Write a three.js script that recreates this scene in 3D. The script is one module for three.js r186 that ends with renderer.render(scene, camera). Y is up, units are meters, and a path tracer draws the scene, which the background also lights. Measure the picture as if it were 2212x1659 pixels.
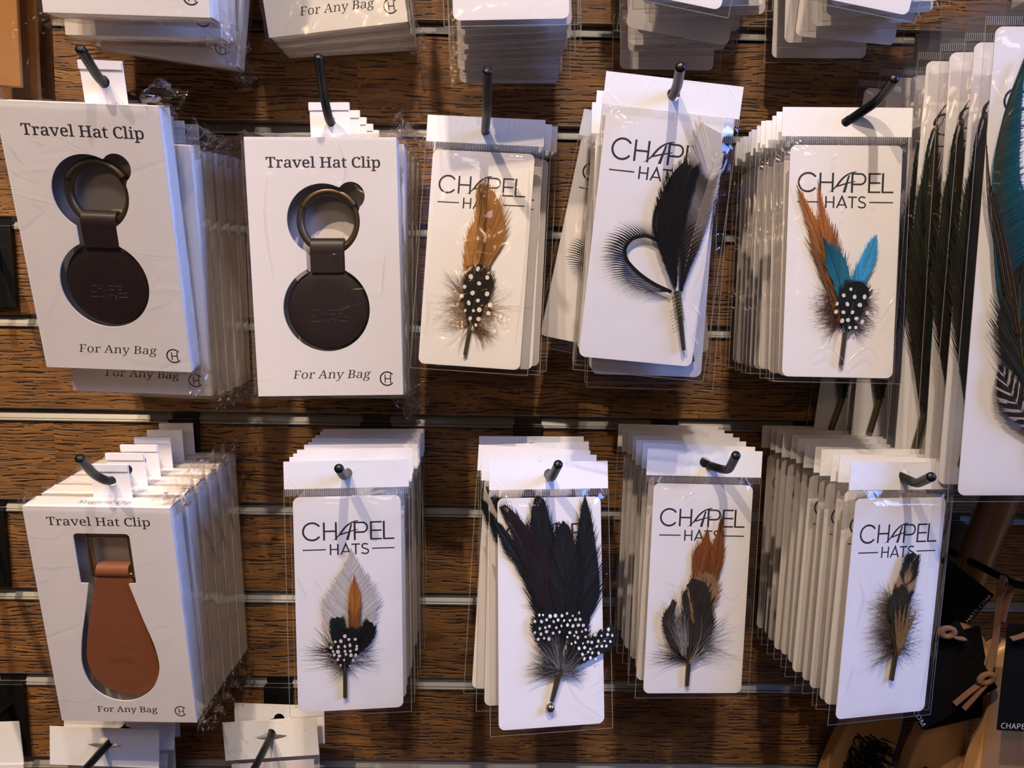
import * as THREE from 'three';
import { ImprovedNoise } from 'three/addons/math/ImprovedNoise.js';
import { mergeGeometries } from 'three/addons/utils/BufferGeometryUtils.js';
import { RoundedBoxGeometry } from 'three/addons/geometries/RoundedBoxGeometry.js';
import { RectAreaLightUniformsLib } from 'three/addons/lights/RectAreaLightUniformsLib.js';

// ------------------------------------------------------------------ camera, lights, exposure
RectAreaLightUniformsLib.init();
const scene = new THREE.Scene();
scene.background = new THREE.Color(0x000000);
const renderer = new THREE.WebGLRenderer({ antialias: true });
renderer.toneMapping = THREE.LinearToneMapping;
renderer.toneMappingExposure = 1.06;
renderer.shadowMap.enabled = true;
const D2R = Math.PI / 180;
const camera = new THREE.PerspectiveCamera(2 * Math.atan(829.5 / 1630) / D2R, 2212 / 1659, 0.02, 20);
camera.position.set(0, -0.1878, 0.6072);
camera.rotation.order = 'YXZ';
camera.rotation.set(-7.567 * D2R, -0.669 * D2R, 0.999 * D2R);
scene.add(camera);

const CEILING_Y = 1.62, FLOOR_Y = -1.35;
// warm track spotlights: position, aim, candela
const SPOTS = [
  { at: [-0.50, 1.12, 1.08], aim: [-0.20, -0.26, 0.05], power: 5.6, color: 0xffe7cf, cone: 30 },
  { at: [0.05, 1.26, 0.94], aim: [0.20, -0.22, 0.05], power: 7.2, color: 0xffeddc, cone: 21 },
  { at: [-0.86, 1.16, 1.02], aim: [-0.45, -0.26, 0.03], power: 8.2, color: 0xffe2c0, cone: 12.5 },  // out of view, placed to light the boxes and boards at left
];
// cool light from an unseen window on the right, placed to light box sides
const UNSEEN_WINDOW = { x: 2.3, y: 0.82, z: 0.82, w: 1.4, h: 1.2, color: 0x7fa4ff, power: 21 };
// added fill panel on the ceiling behind the camera, lifts the frontal ambient
const FILL_PANEL = { x: 0.15, z: 2.5, w: 1.2, d: 0.6, color: 0xfff0ee, power: 3.6 };

// ------------------------------------------------------------------ helpers
let seed = 20240;
function rnd() { seed |= 0; seed = seed + 0x6D2B79F5 | 0; let t = Math.imul(seed ^ seed >>> 15, 1 | seed); t = t + Math.imul(t ^ t >>> 7, 61 | t) ^ t; return ((t ^ t >>> 14) >>> 0) / 4294967296; }
const rr = (a, b) => a + (b - a) * rnd();
const noise = new ImprovedNoise();
const nz = (x, y, z = 0) => noise.noise(x, y, z);
const clamp = (x, a = 0, b = 1) => Math.min(b, Math.max(a, x));
const sm = (a, b, x) => { const t = clamp((x - a) / (b - a)); return t * t * (3 - 2 * t); };
const V = (x, y, z) => new THREE.Vector3(x, y, z);
const ORD = ['first', 'second', 'third', 'fourth', 'fifth', 'sixth', 'seventh', 'eighth', 'ninth', 'tenth', 'eleventh', 'twelfth', 'thirteenth'];
const used = {};
function numbered(name) { if (!(name in used)) { used[name] = 0; return name; } used[name]++; return name + '_' + String(used[name]).padStart(3, '0'); }
function tag(o, label, category, group) { o.userData.label = label; o.userData.category = category; if (group) o.userData.group = group; return o; }
function thing(name, label, category, group) { const o = new THREE.Group(); o.name = numbered(name); scene.add(o); return tag(o, label, category, group); }
function part(name, geo, mat, parent) { const m = new THREE.Mesh(geo, mat); m.name = name; m.castShadow = m.receiveShadow = true; if (parent) parent.add(m); return m; }
function place(o, p, r = [0, 0, 0]) { o.position.set(p[0], p[1], p[2]); o.rotation.order = 'YXZ'; o.rotation.set(r[0] * D2R, r[1] * D2R, r[2] * D2R); return o; }
function copyOf(o, label, group) { const c = o.clone(); c.userData = { label, category: o.userData.category, group }; c.name = numbered(o.name.replace(/_\d{3}$/, '')); scene.add(c); return c; }
function std(o) { return new THREE.MeshStandardMaterial(o); }
const lin = (r, g, b) => new THREE.Color().setRGB(r, g, b);

function canvasTex(w, h, draw, srgb = true) {
  const c = document.createElement('canvas'); c.width = w; c.height = h;
  const x = c.getContext('2d'); draw(x, w, h);
  const t = new THREE.CanvasTexture(c); if (srgb) t.colorSpace = THREE.SRGBColorSpace; t.anisotropy = 8; return t;
}
function dataTex(w, h, f, srgb) {
  const d = new Uint8Array(w * h * 4);
  for (let y = 0; y < h; y++) for (let x = 0; x < w; x++) { const c = f(x, y), k = (y * w + x) * 4; d[k] = c[0]; d[k + 1] = c[1]; d[k + 2] = c[2]; d[k + 3] = 255; }
  const t = new THREE.DataTexture(d, w, h); t.wrapS = t.wrapT = THREE.RepeatWrapping; t.magFilter = THREE.LinearFilter; t.minFilter = THREE.LinearFilter;
  if (srgb) t.colorSpace = THREE.SRGBColorSpace; t.needsUpdate = true; return t;
}

// ------------------------------------------------------------------ textures
// rustic oak: horizontal fibre, tonal patches, short wavy dark checks. 2048 x 640 px = 0.72 x 0.225 m
const WT = { w: 2048, h: 640, mx: 0.72, my: 0.225 };
const woodHeight = new Float32Array(WT.w * WT.h);
const woodTex = dataTex(WT.w, WT.h, (px, py) => {
  const x = px / WT.w * WT.mx * 1000, y = py / WT.h * WT.my * 1000;   // mm
  const wob = 2.2 * nz(x / 55, y / 30, 3.1) + 0.7 * nz(x / 16, y / 9, 8.7);
  const yy = y + wob;
  const patch = 0.5 + 0.5 * nz(x / 90, y / 26, 1.7) + 0.35 * nz(x / 30, y / 12, 5.2);
  const fib = nz(x / 26, yy / 0.75, 11.3) * 0.5 + nz(x / 9, yy / 0.34, 2.9) * 0.35;
  // checks: rows of dark cracks that start and stop
  let crack = 0;
  for (let k = 0; k < 2; k++) {
    const sp = k ? 4.4 : 2.9, q = yy / sp + 0.6 * nz(x / 40, y / 14, 20 + k * 9), row = Math.floor(q), fr = Math.abs(q - row - 0.5) * sp;
    const on = nz(x / 21 + row * 7.13, row * 3.7, 40 + k * 13) + 0.35 * nz(x / 5, row * 1.9, 60 + k);
    const zone = nz(x / 70, y / 30, 77 + k * 5) * 0.55;
    const wd = 0.38 + 0.36 * nz(x / 12, row * 2.3, 90 + k);
    crack = Math.max(crack, sm(0.02, 0.16, on + zone) * (1 - sm(wd * 0.45, wd * 1.35, fr)));
  }
  const dark = clamp(sm(0.1, 0.75, nz(x / 34, y / 7, 33.3) + 0.25 * nz(x / 8, y / 2.2, 31)) * 0.55);
  let v = clamp(0.62 + 0.34 * (patch - 0.5) + 0.42 * fib - dark * 0.42);
  v *= 1 - 0.86 * crack;
  woodHeight[py * WT.w + px] = clamp(0.75 + 0.25 * fib - 0.75 * crack - 0.15 * dark);
  const a = [36, 21, 11], b = [112, 75, 38], c = [178, 130, 70];
  const o = v < 0.5 ? a.map((q, i) => q + (b[i] - q) * v / 0.5) : b.map((q, i) => q + (c[i] - q) * (v - 0.5) / 0.5);
  return o;
}, true);
const woodBump = dataTex(WT.w, WT.h, (x, y) => { const q = woodHeight[y * WT.w + x] * 255; return [q, q, q]; });
const woodRough = woodBump;
// film wrinkles: long creases at random angles
const creaseLines = [];
{ const s0 = seed; seed = 99; for (let i = 0; i < 46; i++) creaseLines.push([rnd(), rnd(), rr(0, Math.PI), rr(0.05, 0.22), rr(0.004, 0.012), rnd() < 0.5 ? -1 : 1]); seed = s0; }
const filmBump = dataTex(256, 256, (x, y) => {
  let h = 128 + 34 * nz(x / 60, y / 60, 4) + 20 * nz(x / 20, y / 26, 9);
  for (const [cx, cy, a, l, w, s] of creaseLines) {
    let dx = x / 256 - cx, dy = y / 256 - cy; dx -= Math.round(dx); dy -= Math.round(dy);
    const u = dx * Math.cos(a) + dy * Math.sin(a), v = -dx * Math.sin(a) + dy * Math.cos(a) + 0.02 * Math.sin(u * 14);
    if (Math.abs(u) < l) h += s * 60 * (1 - Math.abs(u) / l) * Math.exp(-Math.pow(v / w, 2));
  }
  h = clamp(h, 0, 255); return [h, h, h];
});
const leatherBump = dataTex(256, 256, (x, y) => { const q = 128 + 50 * nz(x / 5, y / 5, 1) + 40 * nz(x / 11, y / 11, 2) + 20 * nz(x / 2.3, y / 2.3, 6); return [q, q, q]; });

// the store's mark: CHAPEL over - HATS -, drawn stroke by stroke (units: logo box 1845 wide)
function drawLogo(c, x0, y0, s, ink = '#26262a') {
  c.save(); c.translate(x0, y0); c.scale(s, s); c.strokeStyle = ink; c.fillStyle = ink; c.lineCap = 'butt'; c.lineJoin = 'miter';
  const L = (w, ...p) => { c.lineWidth = w; c.beginPath(); c.moveTo(p[0], p[1]); for (let i = 2; i < p.length; i += 2) c.lineTo(p[i], p[i + 1]); c.stroke(); };
  c.lineWidth = 38; c.beginPath(); c.arc(195, 200, 178, -0.62, 0.62, true); c.stroke();          // C
  L(38, 432, 14, 432, 388); L(38, 672, 14, 672, 388); L(34, 432, 200, 672, 200);                 // H
  c.beginPath(); c.moveTo(582, 398); c.quadraticCurveTo(690, 340, 760, 220); c.quadraticCurveTo(900, 0, 1118, -16); c.lineTo(1122, 2);
  c.quadraticCurveTo(930, 30, 806, 222); c.quadraticCurveTo(720, 350, 582, 398); c.fill();       // A, swept stroke
  c.beginPath(); c.moveTo(868, 392); c.lineTo(962, 70); c.lineTo(1000, 52); c.lineTo(924, 392); c.fill();
  c.beginPath(); c.moveTo(760, 262); c.quadraticCurveTo(900, 205, 1110, 168); c.lineTo(1114, 180); c.quadraticCurveTo(920, 236, 764, 290); c.fill();
  L(40, 1046, 14, 1046, 398);                                                                    // P
  c.lineWidth = 34; c.beginPath(); c.moveTo(1046, 32); c.lineTo(1200, 32); c.bezierCurveTo(1332, 34, 1332, 232, 1200, 234); c.lineTo(1046, 234); c.stroke();
  L(38, 1374, 14, 1374, 398); L(32, 1374, 30, 1592, 30); L(32, 1374, 204, 1588, 204); L(32, 1374, 382, 1592, 382);   // E
  L(38, 1634, 14, 1634, 398); L(32, 1634, 382, 1845, 382);                                       // L
  L(24, 0, 580, 462, 580); L(24, 1388, 580, 1845, 580);                                          // rules
  L(30, 556, 468, 556, 694); L(30, 704, 468, 704, 694); L(26, 556, 580, 704, 580);               // H
  L(30, 766, 694, 862, 470, 956, 694); L(24, 800, 632, 922, 632);                                // A
  L(28, 974, 482, 1150, 482); L(30, 1062, 482, 1062, 694);                                       // T
  c.lineWidth = 28; c.beginPath(); c.moveTo(1308, 496); c.bezierCurveTo(1270, 466, 1190, 466, 1190, 524); c.bezierCurveTo(1190, 590, 1316, 570, 1316, 632); c.bezierCurveTo(1316, 700, 1206, 696, 1180, 656); c.stroke(); // S
  c.restore();
}
function drawMonogram(c, x, y, r) {   // C ring holding an H
  c.save(); c.translate(x, y); c.strokeStyle = '#26262a'; c.lineCap = 'round';
  c.lineWidth = r * 0.2; c.beginPath(); c.arc(0, 0, r, -0.72, 0.72, true); c.stroke();
  c.lineWidth = r * 0.15; c.beginPath();
  c.moveTo(-r * 0.3, -r * 0.55); c.lineTo(-r * 0.3, r * 0.55); c.moveTo(r * 0.5, -r * 0.58); c.lineTo(r * 0.5, r * 0.58); c.moveTo(-r * 0.3, 0); c.lineTo(r * 0.5, 0); c.stroke();
  c.restore();
}
function fitText(c, s, x0, x1, base, size, font, skew = 0, bold = 0) {
  c.save(); c.font = `${size}px ${font}`; const w = c.measureText(s).width, k = (x1 - x0) / w;
  c.translate(x0, base); c.transform(k, 0, -skew, 1, 0, 0); c.fillStyle = c.strokeStyle = '#2c2a2e';
  c.fillText(s, 0, 0); if (bold) { c.lineWidth = bold; c.strokeText(s, 0, 0); } c.restore();
}
const PAPER = '#f1ece6';
const cardTex = canvasTex(700, 1470, (c, w, h) => { c.fillStyle = '#f3f0ef'; c.fillRect(0, 0, w, h); drawLogo(c, 55, 168, 600 / 1845 * 1.0); });
const bigCardTex = canvasTex(640, 1900, (c, w, h) => { c.fillStyle = '#f3f0ef'; c.fillRect(0, 0, w, h); drawLogo(c, 55, 230, 470 / 1845); });
const roundBoxTex = canvasTex(980, 1700, (c, w, h) => {
  c.fillStyle = PAPER; c.fillRect(0, 0, w, h);
  fitText(c, 'Travel Hat Clip', 131, 875, 192, 92, 'serif', 0, 2.5);
  fitText(c, 'For Any Bag', 236, 758, 1582, 78, 'serif', 0.2, 0);
  drawMonogram(c, 874, 1588, 46);
});
const squareBoxTex = canvasTex(980, 1700, (c, w, h) => {
  c.fillStyle = PAPER; c.fillRect(0, 0, w, h);
  fitText(c, 'Travel Hat Clip', 145, 838, 136, 84, 'serif', 0, 1);
  fitText(c, 'For Any Bag', 268, 704, 1618, 66, 'serif', 0.06, 1);
  drawMonogram(c, 872, 1604, 40);
});
const lidTex = canvasTex(980, 150, (c, w, h) => { c.fillStyle = PAPER; c.fillRect(0, 0, w, h); fitText(c, 'Magnetic Clip', 330, 690, 100, 60, 'serif', 0.1, 0); });
const starCardTex = canvasTex(512, 512, (c, w, h) => {
  c.fillStyle = '#ece5e4'; c.fillRect(0, 0, w, h); c.fillStyle = '#25252a';
  for (let i = 0; i < 5; i++) { c.beginPath(); for (let k = 0; k < 10; k++) { const a = -Math.PI / 2 + k * Math.PI / 5, r = k % 2 ? 13 : 33; const x = 90 + i * 84 + r * Math.cos(a), y = 128 + 6 * i + r * Math.sin(a); k ? c.lineTo(x, y) : c.moveTo(x, y); } c.fill(); }
});
const tagTex = canvasTex(512, 800, (c, w, h) => {
  c.fillStyle = '#0d0b0b'; c.fillRect(0, 0, w, h); c.font = '56px sans-serif'; c.fillStyle = '#b9b4ac';
  const k = 470 / c.measureText('CHAPELHATS.COM').width; c.save(); c.translate(21, h - 16); c.scale(k, 1.0); c.fillText('CHAPELHATS.COM', 0, 0); c.restore();
});
const embossTex = canvasTex(512, 512, (c, w, h) => {
  c.fillStyle = '#b0b0b0'; c.fillRect(0, 0, w, h); drawLogo(c, 140, 262, 232 / 1845, '#303030');
}, false);
const embossTan = canvasTex(512, 1024, (c, w, h) => {
  c.fillStyle = '#8c5433'; c.fillRect(0, 0, w, h);
  for (let i = 0; i < 260; i++) { const y = (i * 97) % 1024; c.fillStyle = i % 3 ? 'rgba(120,62,34,0.05)' : 'rgba(176,108,66,0.05)'; c.fillRect(0, y, 512, 3 + i % 9); }
  c.save(); c.globalAlpha = 0.45; c.fillStyle = '#4c2413'; c.font = '58px sans-serif'; c.textAlign = 'center'; c.fillText('CHAPEL', 250, 735); c.restore();
});

// ------------------------------------------------------------------ materials
const M = {
  alu: std({ color: 0x8b8984, metalness: 0.85, roughness: 0.56 }),
  aluBack: std({ color: 0x8f8c86, metalness: 0.9, roughness: 0.5 }),
  slot: std({ color: 0x15100c, roughness: 0.9 }),
  black: std({ color: 0x0b0c0c, roughness: 0.42 }),
  hook: new THREE.MeshPhysicalMaterial({ color: 0x090d0c, roughness: 0.36, specularIntensity: 0.6 }),
  paper: std({ color: 0xefeae4, roughness: 0.8 }),
  tab: std({ color: 0xf1eeec, roughness: 0.7 }),
  header: new THREE.MeshPhysicalMaterial({ color: 0xefecea, roughness: 0.38, clearcoat: 0.35, clearcoatRoughness: 0.2, bumpMap: filmBump, bumpScale: 0.0003 }),
  card: std({ map: cardTex, roughness: 0.62 }),
  bigCard: std({ map: bigCardTex, roughness: 0.62 }),
  cardEdge: std({ color: 0xe9e4e0, roughness: 0.8 }),
  boxRound: std({ map: roundBoxTex, roughness: 0.72 }),
  boxSquare: std({ map: squareBoxTex, roughness: 0.72 }),
  lid: std({ map: lidTex, roughness: 0.72 }),
  film: new THREE.MeshPhysicalMaterial({ color: 0xf6f4f2, transmission: 1, thickness: 0, roughness: 0.07, ior: 1.5, bumpMap: filmBump, bumpScale: 0.0006 }),
  wrap: new THREE.MeshPhysicalMaterial({ color: 0xf8f6f4, transmission: 1, thickness: 0, roughness: 0.06, ior: 1.5, bumpMap: filmBump, bumpScale: 0.0012 }),
  fold: new THREE.MeshPhysicalMaterial({ color: 0xfaf9f8, transmission: 1, thickness: 0, roughness: 0.14, ior: 1.45, side: THREE.DoubleSide }),
  seal: new THREE.MeshPhysicalMaterial({ color: 0xd8d4ce, transmission: 0.75, thickness: 0, roughness: 0.25, ior: 1.5 }),
  clearHeader: new THREE.MeshPhysicalMaterial({ color: 0xe8e5e2, transmission: 0.97, thickness: 0, roughness: 0.1, ior: 1.5, side: THREE.DoubleSide }),
  ridge: new THREE.MeshPhysicalMaterial({ color: 0xdedad6, transmission: 0.45, thickness: 0, roughness: 0.22, ior: 1.5 }),
  feather: new THREE.MeshPhysicalMaterial({ vertexColors: true, roughness: 0.7, specularIntensity: 0.35, side: THREE.DoubleSide }),
  gloss: new THREE.MeshPhysicalMaterial({ vertexColors: true, roughness: 0.45, specularIntensity: 0.45, side: THREE.DoubleSide }),
  brass: std({ color: lin(0.13, 0.105, 0.055), metalness: 0.75, roughness: 0.42 }),
  ball: std({ color: lin(0.32, 0.24, 0.15), metalness: 0.95, roughness: 0.28 }),
  ring: std({ color: lin(0.16, 0.12, 0.07), metalness: 0.85, roughness: 0.4 }),
  gold: std({ color: lin(0.55, 0.40, 0.2), metalness: 0.95, roughness: 0.25 }),
  darkLeather: new THREE.MeshPhysicalMaterial({ color: lin(0.020, 0.011, 0.010), roughness: 0.48, bumpMap: leatherBump, bumpScale: 0.00008, clearcoat: 0.12, clearcoatRoughness: 0.4 }),
  darkDisc: new THREE.MeshPhysicalMaterial({ color: lin(0.020, 0.011, 0.010), roughness: 0.48, bumpMap: embossTex, bumpScale: 0.0004, clearcoat: 0.12, clearcoatRoughness: 0.4 }),
  tan: std({ map: embossTan, roughness: 0.55, bumpMap: leatherBump, bumpScale: 0.00006 }),
  tanPlain: std({ color: 0x8a5232, roughness: 0.55, bumpMap: leatherBump, bumpScale: 0.00006 }),
  suede: std({ color: 0x684731, roughness: 0.95 }),
  tag: new THREE.MeshPhysicalMaterial({ map: tagTex, roughness: 0.9, specularIntensity: 0.12 }),
  tagEdge: new THREE.MeshPhysicalMaterial({ color: 0x0d0b0b, roughness: 0.9, specularIntensity: 0.12 }),
  varnish: new THREE.MeshPhysicalMaterial({ color: 0xb98a58, roughness: 0.4, clearcoat: 0.7, clearcoatRoughness: 0.2 }),
  bristle: std({ color: 0x0a0909, roughness: 0.7 }),
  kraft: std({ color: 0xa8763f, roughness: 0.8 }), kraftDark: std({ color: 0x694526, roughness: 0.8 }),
  starCard: std({ map: starCardTex, roughness: 0.7 }),
  plaster: std({ color: 0x6a5a4a, roughness: 0.95 }),
  ceil: std({ color: 0x4a443e, roughness: 0.95 }),
  floor: std({ color: 0x37281c, roughness: 0.6 }),
  bulb: std({ color: 0xffffff, emissive: 0xffd9a8, emissiveIntensity: 6 }),
  fillPanelGlow: std({ color: 0xffffff, emissive: 0xfff0ee, emissiveIntensity: 1.5 }),
  pane: std({ color: 0x000000, emissive: 0x9db9ff, emissiveIntensity: 2.0 }),
};

// ------------------------------------------------------------------ the room
function slab(name, w, h, d, x, y, z, mat) { const m = part(name, new THREE.BoxGeometry(w, h, d), mat, scene); m.position.set(x, y, z); m.userData.kind = 'structure'; return m; }
const RM = { x0: -2.2, x1: 2.4, z0: -0.03, z1: 3.6 };
const midX = (RM.x0 + RM.x1) / 2, midZ = (RM.z0 + RM.z1) / 2, H = CEILING_Y - FLOOR_Y, midY = (CEILING_Y + FLOOR_Y) / 2;
slab('floor', RM.x1 - RM.x0 + 0.2, 0.1, RM.z1 - RM.z0 + 0.3, midX, FLOOR_Y - 0.05, midZ, M.floor);
slab('ceiling', RM.x1 - RM.x0 + 0.2, 0.1, RM.z1 - RM.z0 + 0.3, midX, CEILING_Y + 0.05, midZ, M.ceil);
slab('wall_left', 0.1, H, RM.z1 - RM.z0, RM.x0 - 0.05, midY, midZ, M.plaster);
slab('wall_front', RM.x1 - RM.x0 + 0.2, H, 0.1, midX, midY, RM.z1 + 0.05, M.plaster);
{ // right wall with the opening for the unseen window
  const sh = new THREE.Shape([[RM.z0, FLOOR_Y], [RM.z1, FLOOR_Y], [RM.z1, CEILING_Y], [RM.z0, CEILING_Y]].map(p => new THREE.Vector2(...p)));
  const a = UNSEEN_WINDOW.z - UNSEEN_WINDOW.w / 2, b = UNSEEN_WINDOW.z + UNSEEN_WINDOW.w / 2, c = UNSEEN_WINDOW.y - UNSEEN_WINDOW.h / 2, d = UNSEEN_WINDOW.y + UNSEEN_WINDOW.h / 2;
  sh.holes.push(new THREE.Path([[a, c], [a, d], [b, d], [b, c]].map(p => new THREE.Vector2(...p))));
  const g = new THREE.ExtrudeGeometry(sh, { depth: 0.1, bevelEnabled: false }); g.rotateY(-Math.PI / 2); g.translate(RM.x1 + 0.1, 0, 0);
  const w = part('wall_right', g, M.plaster, scene); w.userData.kind = 'structure';
  const win = new THREE.Group(); win.name = 'unseen_window_1'; win.userData.kind = 'structure'; scene.add(win); win.position.set(RM.x1 + 0.06, UNSEEN_WINDOW.y, UNSEEN_WINDOW.z);
  const p = part('unseen_window_pane', new THREE.BoxGeometry(0.01, UNSEEN_WINDOW.h, UNSEEN_WINDOW.w), M.pane, win);
  const bars = [new THREE.BoxGeometry(0.04, UNSEEN_WINDOW.h, 0.05), new THREE.BoxGeometry(0.04, 0.05, UNSEEN_WINDOW.w)]; bars[0].translate(-0.02, 0, 0); bars[1].translate(-0.02, 0.1, 0);
  part('unseen_window_frame', mergeGeometries(bars), M.black, win);
  const L = new THREE.RectAreaLight(UNSEEN_WINDOW.color, UNSEEN_WINDOW.power, UNSEEN_WINDOW.w, UNSEEN_WINDOW.h); L.position.set(UNSEEN_WINDOW.x, UNSEEN_WINDOW.y, UNSEEN_WINDOW.z); L.lookAt(0, -0.25, 0.1); scene.add(L);
}
SPOTS.forEach((s, i) => {
  const t = thing('track_spotlight', ['black track spotlight between the other two above the slat wall', 'black track spotlight above the feather packs', 'unseen black track spotlight lighting the boxed clips'][i], 'spotlight');
  const at = V(...s.at), aim = V(...s.aim); t.position.copy(at); t.lookAt(aim);
  const can = new THREE.LatheGeometry([[0.0, -0.13], [0.03, -0.13], [0.045, -0.1], [0.045, 0.0], [0.041, 0.0], [0.041, -0.06], [0.0, -0.06]].map(p => new THREE.Vector2(...p)), 24); can.rotateX(Math.PI / 2); can.translate(0, 0, 0.03);
  part('can', can, M.black, t);
  const rod = new THREE.CylinderGeometry(0.008, 0.008, 1, 10); rod.translate(0, 0.5, 0);
  const stem = part('stem', rod, M.black, t); stem.position.set(0, 0, -0.1);
  stem.quaternion.copy(t.quaternion).invert(); const top = V(0, 0, -0.1).applyQuaternion(t.quaternion).add(at); stem.scale.y = CEILING_Y - top.y;
  const b = new THREE.SphereGeometry(0.02, 16, 10); const bulb = part('bulb', b, M.bulb, t); bulb.position.set(0, 0, 0.0); bulb.castShadow = false;
  const L = new THREE.SpotLight(s.color, s.power, 0, s.cone * D2R, 0.75, 2); L.position.copy(at); L.target.position.copy(aim); L.castShadow = true; L.shadow.radius = 0.9; L.shadow.mapSize.set(2048, 2048); L.shadow.bias = -0.0005;
  scene.add(L, L.target);
});
{
  const t = thing('added_fill_panel', 'added ceiling fill light panel over the shop floor', 'lamp'); t.position.set(FILL_PANEL.x, CEILING_Y - 0.02, FILL_PANEL.z);
  const fr = []; for (const [w, d, x, z] of [[FILL_PANEL.w + 0.06, 0.03, 0, FILL_PANEL.d / 2 + 0.015], [FILL_PANEL.w + 0.06, 0.03, 0, -FILL_PANEL.d / 2 - 0.015], [0.03, FILL_PANEL.d, FILL_PANEL.w / 2 + 0.015, 0], [0.03, FILL_PANEL.d, -FILL_PANEL.w / 2 - 0.015, 0]]) { const g = new THREE.BoxGeometry(w, 0.03, d); g.translate(x, 0, z); fr.push(g); }
  part('frame', mergeGeometries(fr), M.paper, t); part('diffuser', new THREE.BoxGeometry(FILL_PANEL.w, 0.01, FILL_PANEL.d), M.fillPanelGlow, t);
  const L = new THREE.RectAreaLight(FILL_PANEL.color, FILL_PANEL.power, FILL_PANEL.w, FILL_PANEL.d); L.position.set(FILL_PANEL.x, CEILING_Y - 0.035, FILL_PANEL.z); L.lookAt(FILL_PANEL.x, -1, FILL_PANEL.z); scene.add(L);
}
{ // row of small pendant bulbs far behind the camera, mirrored in the glossy film
  for (let i = 0; i < 3; i++) {
    const t = thing('pendant_bulb', `${ORD[i]} small warm pendant bulb of the row across the shop`, 'lamp', 'pendant bulbs across the shop');
    const x = -0.95 + i * 0.36; t.position.set(x, 0.62, 3.1);
    const b = part('bulb', new THREE.SphereGeometry(0.05, 16, 12), M.bulb, t); b.castShadow = false;
    const cord = new THREE.CylinderGeometry(0.004, 0.004, CEILING_Y - 0.67, 6); cord.translate(0, 0.05 + (CEILING_Y - 0.67) / 2, 0); part('cord', cord, M.black, t);
    const L = new THREE.PointLight(0xffd2a0, 0.35, 0, 2); L.position.copy(t.position); L.shadow.radius = 2; L.castShadow = true; scene.add(L);
  }
}

// ------------------------------------------------------------------ slat wall
const PITCH = 0.0762, SLOT = 0.0098, WX0 = -0.78, WX1 = 0.78, K0 = -6, K1 = 10;
const backWall = new THREE.Group(); backWall.name = 'wall_back'; backWall.userData.kind = 'structure'; scene.add(backWall);
{
  const back = part('slot_backing', new THREE.BoxGeometry(RM.x1 - RM.x0 + 0.2, H, 0.02), M.slot, backWall); back.position.set(midX, midY, -0.023);
  const woods = [0, 1, 2, 3, 4, 5].map(i => {
    const t = woodTex.clone(), b = woodBump.clone(); for (const q of [t, b]) { q.repeat.set(1 / WT.mx, 1 / WT.my); q.offset.set(0.173 * i + 0.05, 0.31 * i); q.needsUpdate = true; }
    return std({ map: t, bumpMap: b, bumpScale: 0.0007, roughness: 0.62 });
  });
  const h = PITCH - SLOT, g = new RoundedBoxGeometry(WX1 - WX0, h, 0.014, 2, 0.0012);
  { const p = g.attributes.position, uv = g.attributes.uv; for (let i = 0; i < p.count; i++) uv.setXY(i, p.getX(i) + 0.8, p.getY(i) + p.getZ(i)); }
  // channel profile: front lip, sloping floor, back, top lip
  const P = [[0.0013, -0.0011], [0.0013, -0.0002], [0.0006, 0.0008], [-0.0006, 0.0012], [-0.0058, 0.0088], [-0.0044, 0.0092], [0.0004, 0.0092], [0.0004, 0.0098], [-0.0070, 0.0098], [-0.0070, 0.0000], [-0.0002, -0.0004], [-0.0002, -0.0011]];
  const sh = new THREE.Shape(P.map(([z, y]) => new THREE.Vector2(z, y)));
  const rail = new THREE.ExtrudeGeometry(sh, { depth: WX1 - WX0, bevelEnabled: false }); rail.rotateY(Math.PI / 2); rail.scale(1, 1, -1); rail.translate(WX0, 0, 0);
  { const ix = rail.index; if (!ix) { const p = rail.attributes.position; for (let i = 0; i < p.count; i += 3) { for (const a of [rail.attributes.position, rail.attributes.normal, rail.attributes.uv]) { const n = a.itemSize; for (let k = 0; k < n; k++) { const q = a.array[(i + 1) * n + k]; a.array[(i + 1) * n + k] = a.array[(i + 2) * n + k]; a.array[(i + 2) * n + k] = q; } } } rail.computeVertexNormals(); } }
  for (let k = K0; k <= K1; k++) {
    const y = -k * PITCH, bd = part('board', g, woods[((k * 5) % 6 + 6) % 6], backWall);
    bd.position.set(0, y - 0.0008 - h / 2, -0.0072); if (k % 2) bd.rotation.z = Math.PI;
    const r = part('aluminium_channel', rail, M.alu, backWall); r.position.set(0, y + 0.0012, 0);
  }
}

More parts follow.
